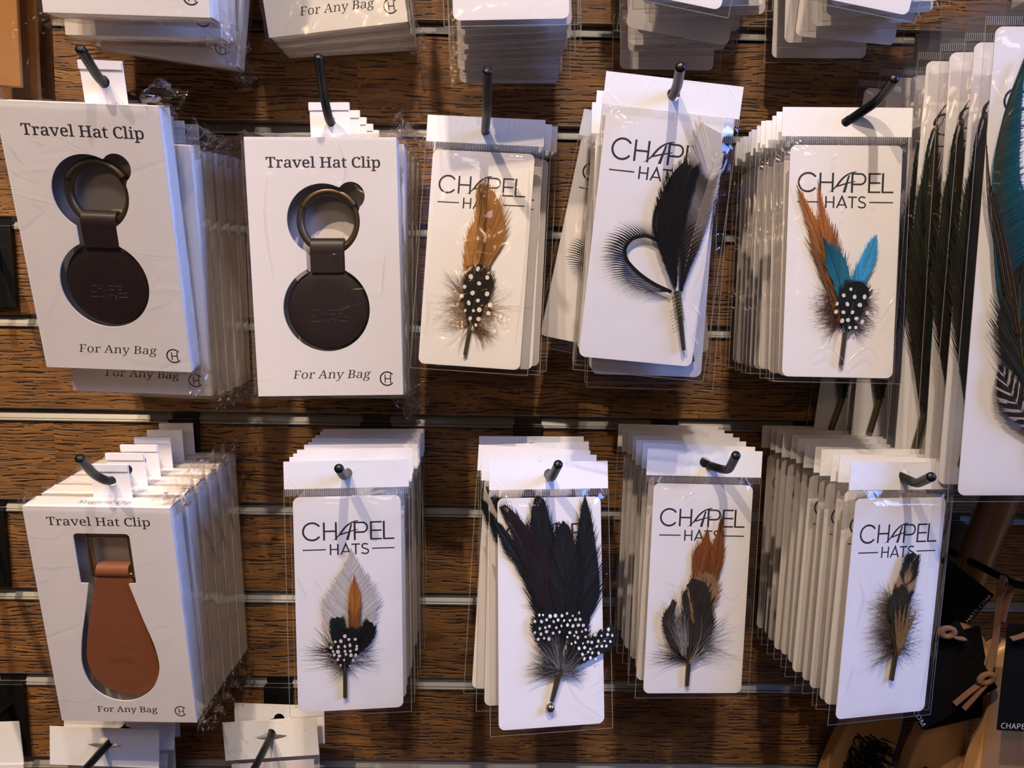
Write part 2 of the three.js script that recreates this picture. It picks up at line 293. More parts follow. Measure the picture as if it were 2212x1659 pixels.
// ------------------------------------------------------------------ display hooks
const plateGeo = (() => {
  const g = [new RoundedBoxGeometry(0.0245, 0.062, 0.0035, 2, 0.001), new RoundedBoxGeometry(0.0245, 0.0035, 0.0075, 2, 0.001), new RoundedBoxGeometry(0.022, 0.008, 0.002, 2, 0.0008)];
  g[0].translate(0, -0.0305, 0.0032); g[1].translate(0, 0.0013, 0.0014); g[2].translate(0, 0.0052, -0.0022); return mergeGeometries(g);
})();
function hook(k, pts, label) {
  const t = thing('display_hook', label, 'hook', 'black display hooks on the slat wall');
  const x = pts[0][0]; t.position.set(x, -k * PITCH, 0);
  part('bracket', plateGeo, M.black, t);
  const P = pts.map(p => V(p[0] - x, p[1] + k * PITCH, p[2]));
  const path = new THREE.CurvePath();   // straight runs joined by short bends
  let prev = P[0];
  for (let i = 1; i < P.length; i++) {
    if (i < P.length - 1) {
      const r = Math.min(0.007, P[i].distanceTo(P[i - 1]) * 0.45, P[i].distanceTo(P[i + 1]) * 0.45);
      const a = P[i].clone().lerp(P[i - 1], r / P[i].distanceTo(P[i - 1])), b = P[i].clone().lerp(P[i + 1], r / P[i].distanceTo(P[i + 1]));
      path.add(new THREE.LineCurve3(prev, a)); path.add(new THREE.QuadraticBezierCurve3(a, P[i], b)); prev = b;
    } else path.add(new THREE.LineCurve3(prev, P[i]));
  }
  const R = 0.0029, tube = new THREE.TubeGeometry(path, 70, R, 14);
  const e = P[P.length - 1], d = e.clone().sub(P[P.length - 2]).normalize();
  const cap = new THREE.LatheGeometry([[0, 0.0009], [R * 0.55, 0.0007], [R * 0.9, 0.0001], [R, -0.0008]].map(p => new THREE.Vector2(...p)), 14);
  cap.applyQuaternion(new THREE.Quaternion().setFromUnitVectors(V(0, 1, 0), d)); cap.translate(e.x, e.y, e.z);
  part('wire', mergeGeometries([tube.toNonIndexed(), cap.toNonIndexed()]), M.hook, t);
  return t;
}

// ------------------------------------------------------------------ feather building (card millimetres: u right, v down, z out)
class FB {
  constructor() { this.p = []; this.c = []; }
  tri(a, b, c, ca, cb, cc) { this.p.push(...a, ...b, ...c); this.c.push(...ca, ...cb, ...cc); }
  quad(a, b, c, d, ca, cc) { this.tri(a, b, c, ca, ca, cc); this.tri(a, c, d, ca, cc, cc); }
  geo(u0, v0) {   // u0,v0: card origin in the pack frame (metres); flips v to y
    const n = this.p.length, q = new Float32Array(n);
    for (let i = 0; i < n; i += 3) { q[i] = u0 + this.p[i] / 1000; q[i + 1] = v0 - this.p[i + 1] / 1000; q[i + 2] = this.p[i + 2] / 1000; }
    const g = new THREE.BufferGeometry(); g.setAttribute('position', new THREE.BufferAttribute(q, 3)); g.setAttribute('color', new THREE.BufferAttribute(new Float32Array(this.c), 3)); g.computeVertexNormals(); return g;
  }
}
const mix3 = (a, b, t) => [a[0] + (b[0] - a[0]) * t, a[1] + (b[1] - a[1]) * t, a[2] + (b[2] - a[2]) * t];
const mul3 = (a, k) => [a[0] * k, a[1] * k, a[2] * k];
const sp = (arr) => (t) => { const x = clamp(t) * (arr.length - 1), i = Math.min(arr.length - 2, Math.floor(x)); return arr[i] + (arr[i + 1] - arr[i]) * (x - i); };
// a feather vane: a shaft with barbs to both sides. pts run from base to tip
function vane(fb, pts, o) {
  const z0 = o.z ?? 2, z1 = o.zt ?? z0, n = o.n ?? 70, curve = new THREE.CatmullRomCurve3(pts.map((p, i) => V(p[0], p[1], p[2] ?? z0 + (z1 - z0) * i / (pts.length - 1))));
  const len = curve.getLength(), wl = typeof o.wl === 'function' ? o.wl : sp(o.wl), wr = typeof o.wr === 'function' ? o.wr : sp(o.wr ?? o.wl), jit = o.jit ?? 0.1, step = len / n;
  for (let i = 0; i < n; i++) for (const side of [-1, 1]) {
    const t = clamp((i + rr(0.2, 0.8)) / n, 0, 0.995), p = curve.getPointAt(t), T = curve.getTangentAt(t);
    const W = (side < 0 ? wl : wr)(t) * (1 + jit * (rnd() * 2 - 1)); if (W < 0.15) continue;
    const a0 = (o.ang ?? 40) * D2R, ang = a0 * (1 - (o.blunt ?? 0.8) * Math.pow(t, 3.5)) + rr(-3, 3) * D2R;
    const dx = T.x * Math.cos(ang) - side * T.y * Math.sin(ang), dy = T.y * Math.cos(ang) + side * T.x * Math.sin(ang);   // side -1 = left of the travel direction
    const L = Math.min(W / Math.max(0.3, Math.sin(a0)), (o.over ?? 3) + len * (1 - t) * 1.6 + W), cu = (o.curl ?? 0.12) * L, wide = step * (o.w ?? 1.7);
    const bright = rr(0.82, 1.12), tr = rnd(), S = 4, pr = [];
    for (let s = 0; s <= S; s++) {
      const f = s / S, x = p.x + dx * L * f + T.x * cu * f * f, y = p.y + dy * L * f + T.y * cu * f * f;
      const z = p.z + (o.arch ?? 0.5) * Math.sin(f * 2.2) + rr(-0.05, 0.05) + (o.lift ?? 0) * f;
      const hw = wide * (s === S ? (o.tip ?? 0.3) : 1 - 0.2 * f) / 2;
      pr.push([[x - T.x * hw, y - T.y * hw, z], [x + T.x * hw, y + T.y * hw, z + 0.03], mul3(o.c(t, f, side, tr), bright)]);
    }
    for (let s = 0; s < S; s++) fb.quad(pr[s][0], pr[s][1], pr[s + 1][1], pr[s + 1][0], pr[s][2], pr[s + 1][2]);
  }
  if (o.solid !== 0) {   // the closed web of the vane under the free barb ends
    const m = 44, a0 = (o.ang ?? 40) * D2R, fr = o.solid ?? 0.86, R = [];
    for (let i = 0; i <= m; i++) {
      const t = Math.min(0.995, i / m), p = curve.getPointAt(t), T = curve.getTangentAt(t), ang = a0 * (1 - (o.blunt ?? 0.8) * Math.pow(t, 3.5)), row = [];
      for (const side of [-1, 1]) {
        const W = (side < 0 ? wl : wr)(t) * fr, L = Math.min(W / Math.max(0.3, Math.sin(a0)), (o.over ?? 3) + len * (1 - t) * 1.6 + W), cu = (o.curl ?? 0.12) * L;
        const dx = T.x * Math.cos(ang) - side * T.y * Math.sin(ang), dy = T.y * Math.cos(ang) + side * T.x * Math.sin(ang);
        for (const f of [0, 0.33, 0.67, 1]) row.push([[p.x + dx * L * f + T.x * cu * f * f, p.y + dy * L * f + T.y * cu * f * f, p.z - 0.12 + (o.arch ?? 0.5) * Math.sin(f * fr * 2.2) + (o.lift ?? 0) * f], o.c(t, f * fr, side, 0.35 + 0.3 * Math.abs(nz(t * 9, side * f * 3, len))).map(q => q * 0.84)]);
      }
      R.push(row);
    }
    for (let i = 0; i < m; i++) for (const b of [0, 4]) for (let k = 0; k < 3; k++) { const A = R[i][b + k], B = R[i][b + k + 1], C = R[i + 1][b + k + 1], D = R[i + 1][b + k]; fb.tri(A[0], B[0], C[0], A[1], B[1], C[1]); fb.tri(A[0], C[0], D[0], A[1], C[1], D[1]); }
    const E = R[m], q = E[0][0], T = curve.getTangentAt(0.995), f = 0.5 * (Math.hypot(E[3][0][0] - q[0], E[3][0][1] - q[1]) + Math.hypot(E[7][0][0] - q[0], E[7][0][1] - q[1])) * 1.12, X = [q[0] + T.x * f, q[1] + T.y * f, q[2]];
    fb.tri(q, E[3][0], X, E[3][1], E[3][1], E[3][1]); fb.tri(q, X, E[7][0], E[7][1], E[7][1], E[7][1]);
  }
  if (o.shaft !== false) {
    const m = 16, sw = o.sw ?? 0.55, sc = o.sc ?? [0.1, 0.07, 0.04];
    for (let i = 0; i < m; i++) {
      const a = curve.getPointAt(i / m), b = curve.getPointAt((i + 1) / m), T = b.clone().sub(a).normalize(), w0 = sw * (1 - i / m * 0.8) / 2, w1 = sw * (1 - (i + 1) / m * 0.8) / 2, zz = 0.35;
      fb.quad([a.x + T.y * w0, a.y - T.x * w0, a.z + zz], [a.x - T.y * w0, a.y + T.x * w0, a.z + zz], [b.x - T.y * w1, b.y + T.x * w1, b.z + zz], [b.x + T.y * w1, b.y - T.x * w1, b.z + zz], sc, sc);
    }
  }
}
// loose downy strands. ang in degrees, 0 = right, 90 = up
function fluff(fb, roots, o) {
  for (let i = 0; i < o.n; i++) {
    const r = roots[Math.floor(rnd() * roots.length)], a = rr(o.ang[0], o.ang[1]) * D2R, L = rr(o.len[0], o.len[1]) * (o.prof ? o.prof(a / D2R) : 1);
    let x = r[0] + rr(-1, 1) * (o.sp ?? 1), y = r[1] + rr(-1, 1) * (o.sp ?? 1), z = (o.z ?? 2) + rr(-0.6, 0.6), d = a, S = 5;
    const bend = rr(-1, 1) * (o.bend ?? 0.5), w = o.w ?? 0.22, c = mul3(Array.isArray(o.c[0]) ? o.c[Math.floor(rnd() * o.c.length)] : o.c, rr(0.7, 1.2));
    const lift = rr(-0.3, 0.5);
    for (let s = 0; s < S; s++) {
      const f = s / S, x2 = x + Math.cos(d) * L / S, y2 = y - Math.sin(d) * L / S, z2 = z + lift * 0.3, w0 = w * (1 - f * 0.75), w1 = w * (1 - (f + 1 / S) * 0.85), nx = Math.sin(d), ny = Math.cos(d);
      fb.quad([x - nx * w0, y - ny * w0, z], [x + nx * w0, y + ny * w0, z], [x2 + nx * w1, y2 + ny * w1, z2], [x2 - nx * w1, y2 - ny * w1, z2], c, c);
      if (o.twig) for (const q of [-1, 1]) { const dd = d + q * 0.6, l2 = L / S * o.twig * (1 - f * 0.5); fb.tri([x, y, z], [x + nx * w0, y + ny * w0, z], [x + Math.cos(dd) * l2, y - Math.sin(dd) * l2, z + 0.05], c, c, c); }
      x = x2; y = y2; z = z2; d += bend / S;
    }
  }
}
function spots(fb, list, r0, z, c = [0.74, 0.7, 0.68], dark) {
  for (const q of list) {
    const rx = r0 * rr(0.8, 1.15) * (q[2] ?? 1), ry = r0 * rr(0.95, 1.3) * (q[2] ?? 1), a = rr(-0.5, 0.5), N = 11, P = [];
    for (let k = 0; k < N; k++) { const b = k / N * Math.PI * 2, X = rx * Math.cos(b) * rr(0.92, 1.06), Y = ry * Math.sin(b) * rr(0.92, 1.06); P.push([q[0] + X * Math.cos(a) - Y * Math.sin(a), q[1] + X * Math.sin(a) + Y * Math.cos(a), z]); }
    for (let k = 0; k < N; k++) fb.tri([q[0], q[1], z + 0.02], P[k], P[(k + 1) % N], c, c, c);
  }
}
function tube(a, b, r, mat, name, parent, r2 = r) {
  const d = V(b[0] - a[0], b[1] - a[1], b[2] - a[2]), g = new THREE.CylinderGeometry(r2, r, d.length(), 14, 1); g.translate(0, d.length() / 2, 0);
  g.applyQuaternion(new THREE.Quaternion().setFromUnitVectors(V(0, 1, 0), d.clone().normalize())); g.translate(...a); return part(name, g, mat, parent);
}

// ------------------------------------------------------------------ feather packs (frame: hang hole at the origin, metres)
const CW = 0.070, CH = 0.147, CTOP = -0.0152, BW = 0.081, HB = -0.0098, HT = 0.0085;
function roundRect(w, h, r, x = 0, y = 0) {
  const s = new THREE.Shape(), a = x - w / 2, b = x + w / 2, c = y - h / 2, d = y + h / 2;
  s.moveTo(a + r, c); s.lineTo(b - r, c); s.absarc(b - r, c + r, r, -Math.PI / 2, 0); s.lineTo(b, d - r); s.absarc(b - r, d - r, r, 0, Math.PI / 2); s.lineTo(a + r, d); s.absarc(a + r, d - r, r, Math.PI / 2, Math.PI); s.lineTo(a, c + r); s.absarc(a + r, c + r, r, Math.PI, Math.PI * 1.5); return s;
}
function unitUV(g, x0, y0, w, h) { const p = g.attributes.position, uv = g.attributes.uv; for (let i = 0; i < p.count; i++) uv.setXY(i, (p.getX(i) - x0) / w, (p.getY(i) - y0) / h); return g; }
function cardGeo(w, h, top, r = 0.0042) {
  const g = new THREE.ExtrudeGeometry(roundRect(w, h, r, 0, top - h / 2), { depth: 0.0005, bevelEnabled: false, curveSegments: 8 }); return unitUV(g, -w / 2, top - h, w, h);
}
const packCard = cardGeo(CW, CH, CTOP);
function headerGeo(w, y0, y1, seedN) {
  const s = new THREE.Shape([[-w / 2, y0], [w / 2, y0], [w / 2, y1], [-w / 2, y1]].map(p => new THREE.Vector2(...p)));
  const hole = new THREE.Path(); hole.absarc(0, 0, 0.0037, 0, Math.PI * 2, true); s.holes.push(hole);
  const g = new THREE.ExtrudeGeometry(s, { depth: 0.0004, bevelEnabled: false, curveSegments: 14 }); return unitUV(g, -w / 2, y0, w, (y1 - y0) * w / (y1 - y0));
}
const packHeader = headerGeo(BW, HB, HT);
// film sheet over card and feather, tight at the seams and bulging over what is inside
function filmGeo(w, y0, y1, bulge, sd) {
  const h = y1 - y0, nx = 22, ny = 40, g = new THREE.PlaneGeometry(w, h, nx, ny); g.translate(0, (y0 + y1) / 2, 0);
  const p = g.attributes.position;
  for (let i = 0; i < p.count; i++) {
    const x = p.getX(i), y = p.getY(i), u = (x + w / 2) / w, v = (y - y0) / h;
    const e = sm(0, 0.16, u) * sm(0, 0.16, 1 - u) * sm(0, 0.07, v) * sm(0, 0.06, 1 - v);
    p.setZ(i, 0.0013 + bulge * e * (0.8 + 0.35 * nz(u * 3 + sd, v * 5, sd * 1.7)) + 0.0007 * e * nz(u * 9 + sd, v * 13, 3.3 + sd) + 0.0004 * nz(u * 4, v * 18 + sd, sd));
  }
  g.computeVertexNormals(); const uv = g.attributes.uv; for (let i = 0; i < uv.count; i++) uv.setXY(i, p.getX(i) / 0.1 + sd * 0.37, p.getY(i) / 0.1 + sd * 0.19); return g;
}
const BAGB = CTOP - CH - 0.0034;
const filmVar = [1, 2, 3, 4, 5].map(s => filmGeo(BW, BAGB, HB, 0.0062, s * 1.31));
const filmFlat = [6, 7].map(s => filmGeo(BW, BAGB, HB, 0.0022, s * 1.31));
function sealGeo(w, y0, y1) {   // side and bottom weld seams
  const g = [new THREE.PlaneGeometry(0.0005, y1 - y0), new THREE.PlaneGeometry(0.0005, y1 - y0), new THREE.PlaneGeometry(w, 0.0005)];
  g[0].translate(-w / 2, (y0 + y1) / 2, 0.0009); g[1].translate(w / 2, (y0 + y1) / 2, 0.0009); g[2].translate(0, y0, 0.0009); return mergeGeometries(g);
}
const packSeal = sealGeo(BW, BAGB, HB);
function ridgeGeo(w, y, h, n) { const a = []; for (let i = 0; i < n; i++) { const b = new THREE.PlaneGeometry(w / n * 0.5, h); b.rotateY(0.5); b.translate(-w / 2 + w / n * (i + 0.5), y - h / 2, 0.0009); a.push(b); } return mergeGeometries(a); }
const packRidge = ridgeGeo(BW - 0.001, HB, 0.0046, 66);
let filmN = 0;
function pack(label, group, o = {}) {
  const t = thing(o.name ?? 'feather_pack', label, 'feather pack', group);
  part('header', packHeader, M.header, t);
  const cd = part('card', packCard, [M.card, M.cardEdge], t); cd.position.set(o.cx ?? 0, o.cy ?? 0, 0.0004);
  part('bag_film', o.flat ? filmFlat[filmN++ % 2] : filmVar[filmN++ % 5], M.film, t);
  const film = t.getObjectByName('bag_film'); part('weld_seam', packSeal, M.seal, film); part('press_seal', packRidge, M.ridge, film);
  return t;
}
const CU = -CW / 2, CV = CTOP;                                      // card corner in the pack frame
const C3 = (u, v, z) => [CU + u / 1000, CV - v / 1000, z / 1000 + 0.0009];
function addF(t, name, fb, mat = M.feather, cx = 0, cy = 0) { const g = fb.geo(CU + cx, CV + cy); g.translate(0, 0, 0.0009); return part(name, g, mat, t); }

// colours (linear)
const GOLD = [0.36, 0.165, 0.045], GOLD2 = [0.21, 0.08, 0.02], BLK = [0.010, 0.009, 0.009], DKBR = [0.022, 0.014, 0.010], WHT = [0.72, 0.68, 0.65], ORG = [0.42, 0.145, 0.028], RUST = [0.20, 0.062, 0.016];
const BLUE = [0.05, 0.38, 0.80], TEAL = [0.012, 0.10, 0.19], GREY = [0.14, 0.12, 0.115], TAN = [0.42, 0.25, 0.11], OLIVE = [0.035, 0.035, 0.012];

// --- golden hackle with spotted guinea feather
function goldenFeather(t) {
  let f = new FB();
  vane(f, [[36.5, 108], [37, 92], [40, 72], [40, 52], [34.1, 24.6]], { wl: [3, 8, 11.5, 9, 6.5, 4.5, 0.6], wr: [3, 8, 12, 11, 9.5, 6, 0.5], n: 90, ang: 24, z: 1.7, zt: 2.4, w: 2.6, curl: 0.25, jit: 0.14, sc: [0.16, 0.07, 0.02], c: (q, s, d, r) => mix3(mix3(GOLD2, GOLD, clamp(0.2 + s * 0.9 + (r - 0.5) * 0.5)), [0.2, 0.08, 0.02], 0.3 * sm(0.65, 1, q)) });
  vane(f, [[35, 104], [33, 88], [33.5, 66], [36, 44], [36.8, 30]], { wl: [2, 6, 6.5, 4, 2, 0.4], wr: [2, 6, 6, 5, 3, 0.4], n: 60, ang: 22, z: 2.5, zt: 2.8, w: 2.4, curl: 0.25, jit: 0.2, c: (q, s, d, r) => mix3(GOLD, [0.52, 0.26, 0.07], r) });
  addF(t, 'golden_feather', f, M.gloss);
  f = new FB();
  fluff(f, [[33, 100], [37, 110], [34, 116], [42, 106], [29, 104]], { n: 380, ang: [-75, 255], len: [9, 27], c: [[0.26, 0.15, 0.07], [0.16, 0.085, 0.04], [0.36, 0.22, 0.11]], z: 1.5, w: 0.14, bend: 0.9, sp: 3, twig: 0.9 });
  fluff(f, [[36, 119]], { n: 50, ang: [-70, -10], len: [10, 20], c: [0.10, 0.06, 0.03], z: 1.6, w: 0.16, bend: 0.8, sp: 2 });
  fluff(f, [[33, 102]], { n: 40, ang: [95, 150], len: [10, 27], c: [0.10, 0.06, 0.03], z: 1.6, w: 0.16, bend: 0.5, sp: 4 });
  addF(t, 'fluff', f);
  f = new FB();
  vane(f, [[34.4, 121], [35.5, 108], [37, 94], [38, 80.5]], { wl: [2.5, 8, 11, 10, 5.5, 2], wr: [3, 11, 12, 10, 6, 2], n: 60, ang: 34, z: 3.2, w: 2.2, jit: 0.06, tip: 0.4, c: (q, s) => mix3(BLK, DKBR, s) });
  addF(t, 'spotted_feather', f);
  f = new FB();
  spots(f, [[37.1, 80.6], [32.7, 86.1], [38.6, 90.4], [43.9, 86.1], [28.9, 93.2], [34.6, 97.1, 0.9], [44.6, 97.1], [27.1, 99.7], [32.5, 104], [38.6, 102], [47.1, 104.4], [30.5, 109.3, 0.7], [36.1, 109, 0.7], [40, 108.2], [46.4, 110.2], [34.2, 114.4, 0.8], [39.9, 114.5], [38.4, 118.6, 0.7]], 1.45, 4.1);
  addF(t.getObjectByName('spotted_feather'), 'white_spots', f);
  tube(C3(34.4, 119, 2.2), C3(32.1, 139.3, 1.8), 0.00135, M.brass, 'stem', t, 0.00135);
}
// --- black curled feather with pheasant flank
function spikyFan(f, path, tips, n, z, c = BLK) {
  const a = new THREE.CatmullRomCurve3(path.map(p => V(p[0], p[1], z))), b = new THREE.CatmullRomCurve3(tips.map(p => V(p[0], p[1], z + 0.5)));
  for (let i = 0; i < n; i++) {
    const t = i / (n - 1), p = a.getPointAt(t), q = b.getPointAt(t), T = a.getTangentAt(t), S = 4, k = rr(0.84, 1.06), bw = 1.25;
    const P = []; for (let s = 0; s <= S; s++) { const g = s / S; const x = p.x + (q.x - p.x) * g * k + T.x * 2.0 * Math.sin(g * 3.1) * 0.6, y = p.y + (q.y - p.y) * g * k + T.y * 2.0 * Math.sin(g * 3.1) * 0.6, w = bw * Math.pow(1 - g, 0.9) * 0.5 + 0.05; P.push([[x - T.x * w, y - T.y * w, z + g * 0.6], [x + T.x * w, y + T.y * w, z + g * 0.6]]); }
    for (let s = 0; s < S; s++) f.quad(P[s][0], P[s][1], P[s + 1][1], P[s + 1][0], c, c);
  }
  const m = 40; for (let i = 0; i < m; i++) { const p = a.getPointAt(i / m), q = a.getPointAt((i + 1) / m), T = q.clone().sub(p).normalize(), w = 1.1; f.quad([p.x + T.y * w, p.y - T.x * w, z + 0.3], [p.x - T.y * w, p.y + T.x * w, z + 0.3], [q.x - T.y * w, q.y + T.x * w, z + 0.3], [q.x + T.y * w, q.y - T.x * w, z + 0.3], c, c); }
}
function blackCurl(t, cx = 0, cy = 0) {
  let f = new FB();
  vane(f, [[56.5, 102], [58, 84], [60.5, 62], [63.5, 42], [66, 25]], { wl: [1, 4, 7, 10, 13, 16, 19, 22], wr: [0.8, 3, 5.5, 6.5, 7, 7, 6.5, 5.5], n: 170, ang: 52, blunt: 0.3, over: 1, z: 1.6, zt: 2.6, w: 2.4, jit: 0.05, tip: 0.6, sc: [0.4, 0.33, 0.25],
    c: (q, s, d, r) => { const edge = sm(0.82, 0.90, q + 0.10 * (d < 0 ? s : 0.3) - 0.03 * r) ; return mix3(mix3([0.060, 0.043, 0.034], [0.20, 0.165, 0.14], sm(0.1, 0.45, 0.5 - Math.abs(q - 0.62) * 1.6 + (d > 0 ? 0.12 : -0.1))), [0.66, 0.6, 0.53], Math.max(edge, d > 0 ? sm(0.7, 0.95, s) * sm(0.55, 0.7, q) : 0)); } });
  addF(t, 'pale_tipped_feather', f, M.feather, cx, cy);
  f = new FB();
  vane(f, [[53, 101], [48, 82], [46.5, 66], [47.5, 51], [50.5, 38]], { wl: [1.2, 5, 9, 10.5, 11, 10.5, 9.5, 8], wr: [1.2, 4.5, 7.5, 9, 10, 10, 9, 7], n: 150, ang: 30, blunt: 0.6, over: 1, z: 3.1, zt: 3.4, w: 2.6, jit: 0.04, tip: 0.5, sc: BLK, c: () => BLK });
  addF(t, 'black_feather', f, M.gloss, cx, cy);
  f = new FB();
  spikyFan(f, [[51, 103], [38.6, 98.6], [27.9, 92.4], [21.3, 85.9], [20, 80], [23.4, 74.3], [31.6, 71.7], [40, 74]], [[40, 105], [30, 105.5], [18.9, 101], [9.6, 94.5], [5.8, 84], [8.6, 72.5], [17.4, 63.5], [30, 62]], 46, 2.5);
  spikyFan(f, [[56.5, 102], [56, 90], [54, 78], [52.5, 70]], [[58.5, 92], [61.5, 84], [64.5, 73], [62.5, 58.5]], 15, 3.4);
  spikyFan(f, [[39, 74], [35.5, 66], [35.2, 58], [37.5, 50]], [[36, 66], [33, 58], [33.6, 51], [36.2, 45]], 14, 2.8);
  addF(t, 'curled_feather', f, M.gloss, cx, cy);
  const g = [];
  const st = tube(C3(54.4, 102, 2.6), C3(63.3, 137, 2.2), 0.0021, M.brass, 'stem', t, 0.0013); st.position.set(cx, cy, 0);
  f = new FB(); for (let i = 0; i < 7; i++) { const v = 103 + i * 2.0, u = 54.6 + (v - 103) * 0.27; for (const q of [-1, 1]) f.quad([u, v, 4.9], [u, v + 0.7, 4.9], [u + q * 3.2, v + 4.4, 4.2], [u + q * 3.2, v + 3.7, 4.2], [0.16, 0.15, 0.08], [0.12, 0.11, 0.06]); }
  addF(t, 'thread_wrap', f, M.feather, cx, cy);
}
// --- orange and blue feather
function orangeBlue(t) {
  let f = new FB();
  const oc = (q, s, d, r) => mix3(mix3([0.12, 0.045, 0.015], ORG, sm(0.25, 0.75, q)), [0.5, 0.25, 0.1], r * 0.4 * s);
  vane(f, [[36, 115], [29, 88], [20, 62], [12, 44], [4.2, 26]], { wl: [2, 6, 7, 4.5, 3.2, 2.2, 0.3], wr: [2, 6, 7, 5, 4, 3, 0.3], n: 90, ang: 18, z: 1.6, w: 2.6, jit: 0.25, curl: 0.1, c: oc });
  vane(f, [[36, 115], [31, 90], [24, 62], [20, 42], [17.2, 23.2]], { wl: [1, 4, 5, 3, 2.6, 2, 0.3], wr: [2, 7, 8, 6, 3.4, 2.4, 0.3], n: 90, ang: 20, z: 2.1, w: 2.4, jit: 0.25, curl: 0.1, c: oc });
  addF(t, 'orange_feather', f, M.gloss);
  f = new FB();
  fluff(f, [[32, 84], [30, 76], [28, 70], [34, 92]], { n: 90, ang: [60, 118], len: [8, 20], c: [[0.03, 0.02, 0.015], [0.06, 0.035, 0.02]], z: 1.7, w: 0.2, bend: 0.3, sp: 3 });
  fluff(f, [[34, 112], [33, 104], [31, 96]], { n: 190, ang: [120, 250], len: [6, 18], c: [[0.10, 0.045, 0.03], [0.06, 0.03, 0.022], [0.16, 0.08, 0.06]], z: 1.5, w: 0.14, bend: 0.8, sp: 2.5, twig: 0.9 });
  fluff(f, [[46, 106], [44, 114], [47, 98]], { n: 120, ang: [-60, 45], len: [5, 15], c: [[0.05, 0.03, 0.025], [0.12, 0.07, 0.06]], z: 1.5, w: 0.14, bend: 0.8, sp: 2, twig: 0.9 });
  addF(t, 'fluff', f);
  f = new FB();
  vane(f, [[40, 112], [44, 92], [50, 74], [54.9, 57.5]], { wl: [2, 5, 6, 6, 4, 0.6], wr: [2, 4, 5, 5, 3.2, 0.5], n: 80, ang: 24, z: 2.4, w: 2.3, jit: 0.12, sc: [0.1, 0.25, 0.35], c: (q, s, d, r) => mix3(TEAL, BLUE, sm(0.15, 0.5, q) * (0.75 + 0.5 * r)) });
  vane(f, [[39, 112], [35, 92], [29, 76], [21.7, 59]], { wl: [2, 5, 6, 4, 2, 0.5], wr: [2, 6, 8, 6, 3, 0.5], n: 70, ang: 24, z: 2.8, w: 2.3, jit: 0.12, sc: [0.02, 0.06, 0.08], c: (q, s, d, r) => mix3([0.02, 0.17, 0.27], TEAL, sm(0.3, 0.8, q)) });
  addF(t, 'blue_feather', f, M.gloss);
  f = new FB();
  vane(f, [[38.5, 119], [40, 108], [42, 98], [43, 89]], { wl: [2.5, 8, 10.5, 9, 5.5, 2], wr: [2.5, 8, 10.5, 9, 6, 2], n: 60, ang: 36, z: 3.5, w: 2.2, jit: 0.06, tip: 0.4, c: (q, s) => mix3([0.006, 0.012, 0.012], [0.012, 0.016, 0.016], s) });
  addF(t, 'spotted_feather', f);
  f = new FB();
  spots(f, [[39.7, 90.9, 0.8], [35.4, 94.9, 0.8], [42.2, 95.8], [48.4, 95.6], [31.5, 100.2, 0.8], [37.9, 100.4], [45.7, 100.8], [31, 105.3, 0.8], [35.6, 105.5, 0.9], [41.3, 105.4, 0.9], [50.6, 105.7, 0.9], [35.1, 110.9], [38.7, 110.4, 0.9], [43.9, 109.3, 0.9], [47.7, 111.3, 0.9], [40, 115.1, 0.7], [43.8, 115, 0.8]], 1.35, 4.4, [0.7, 0.72, 0.72]);
  addF(t.getObjectByName('spotted_feather'), 'white_spots', f);
  tube(C3(38, 118, 2.4), C3(36.6, 139, 1.8), 0.00145, M.brass, 'stem', t);
}
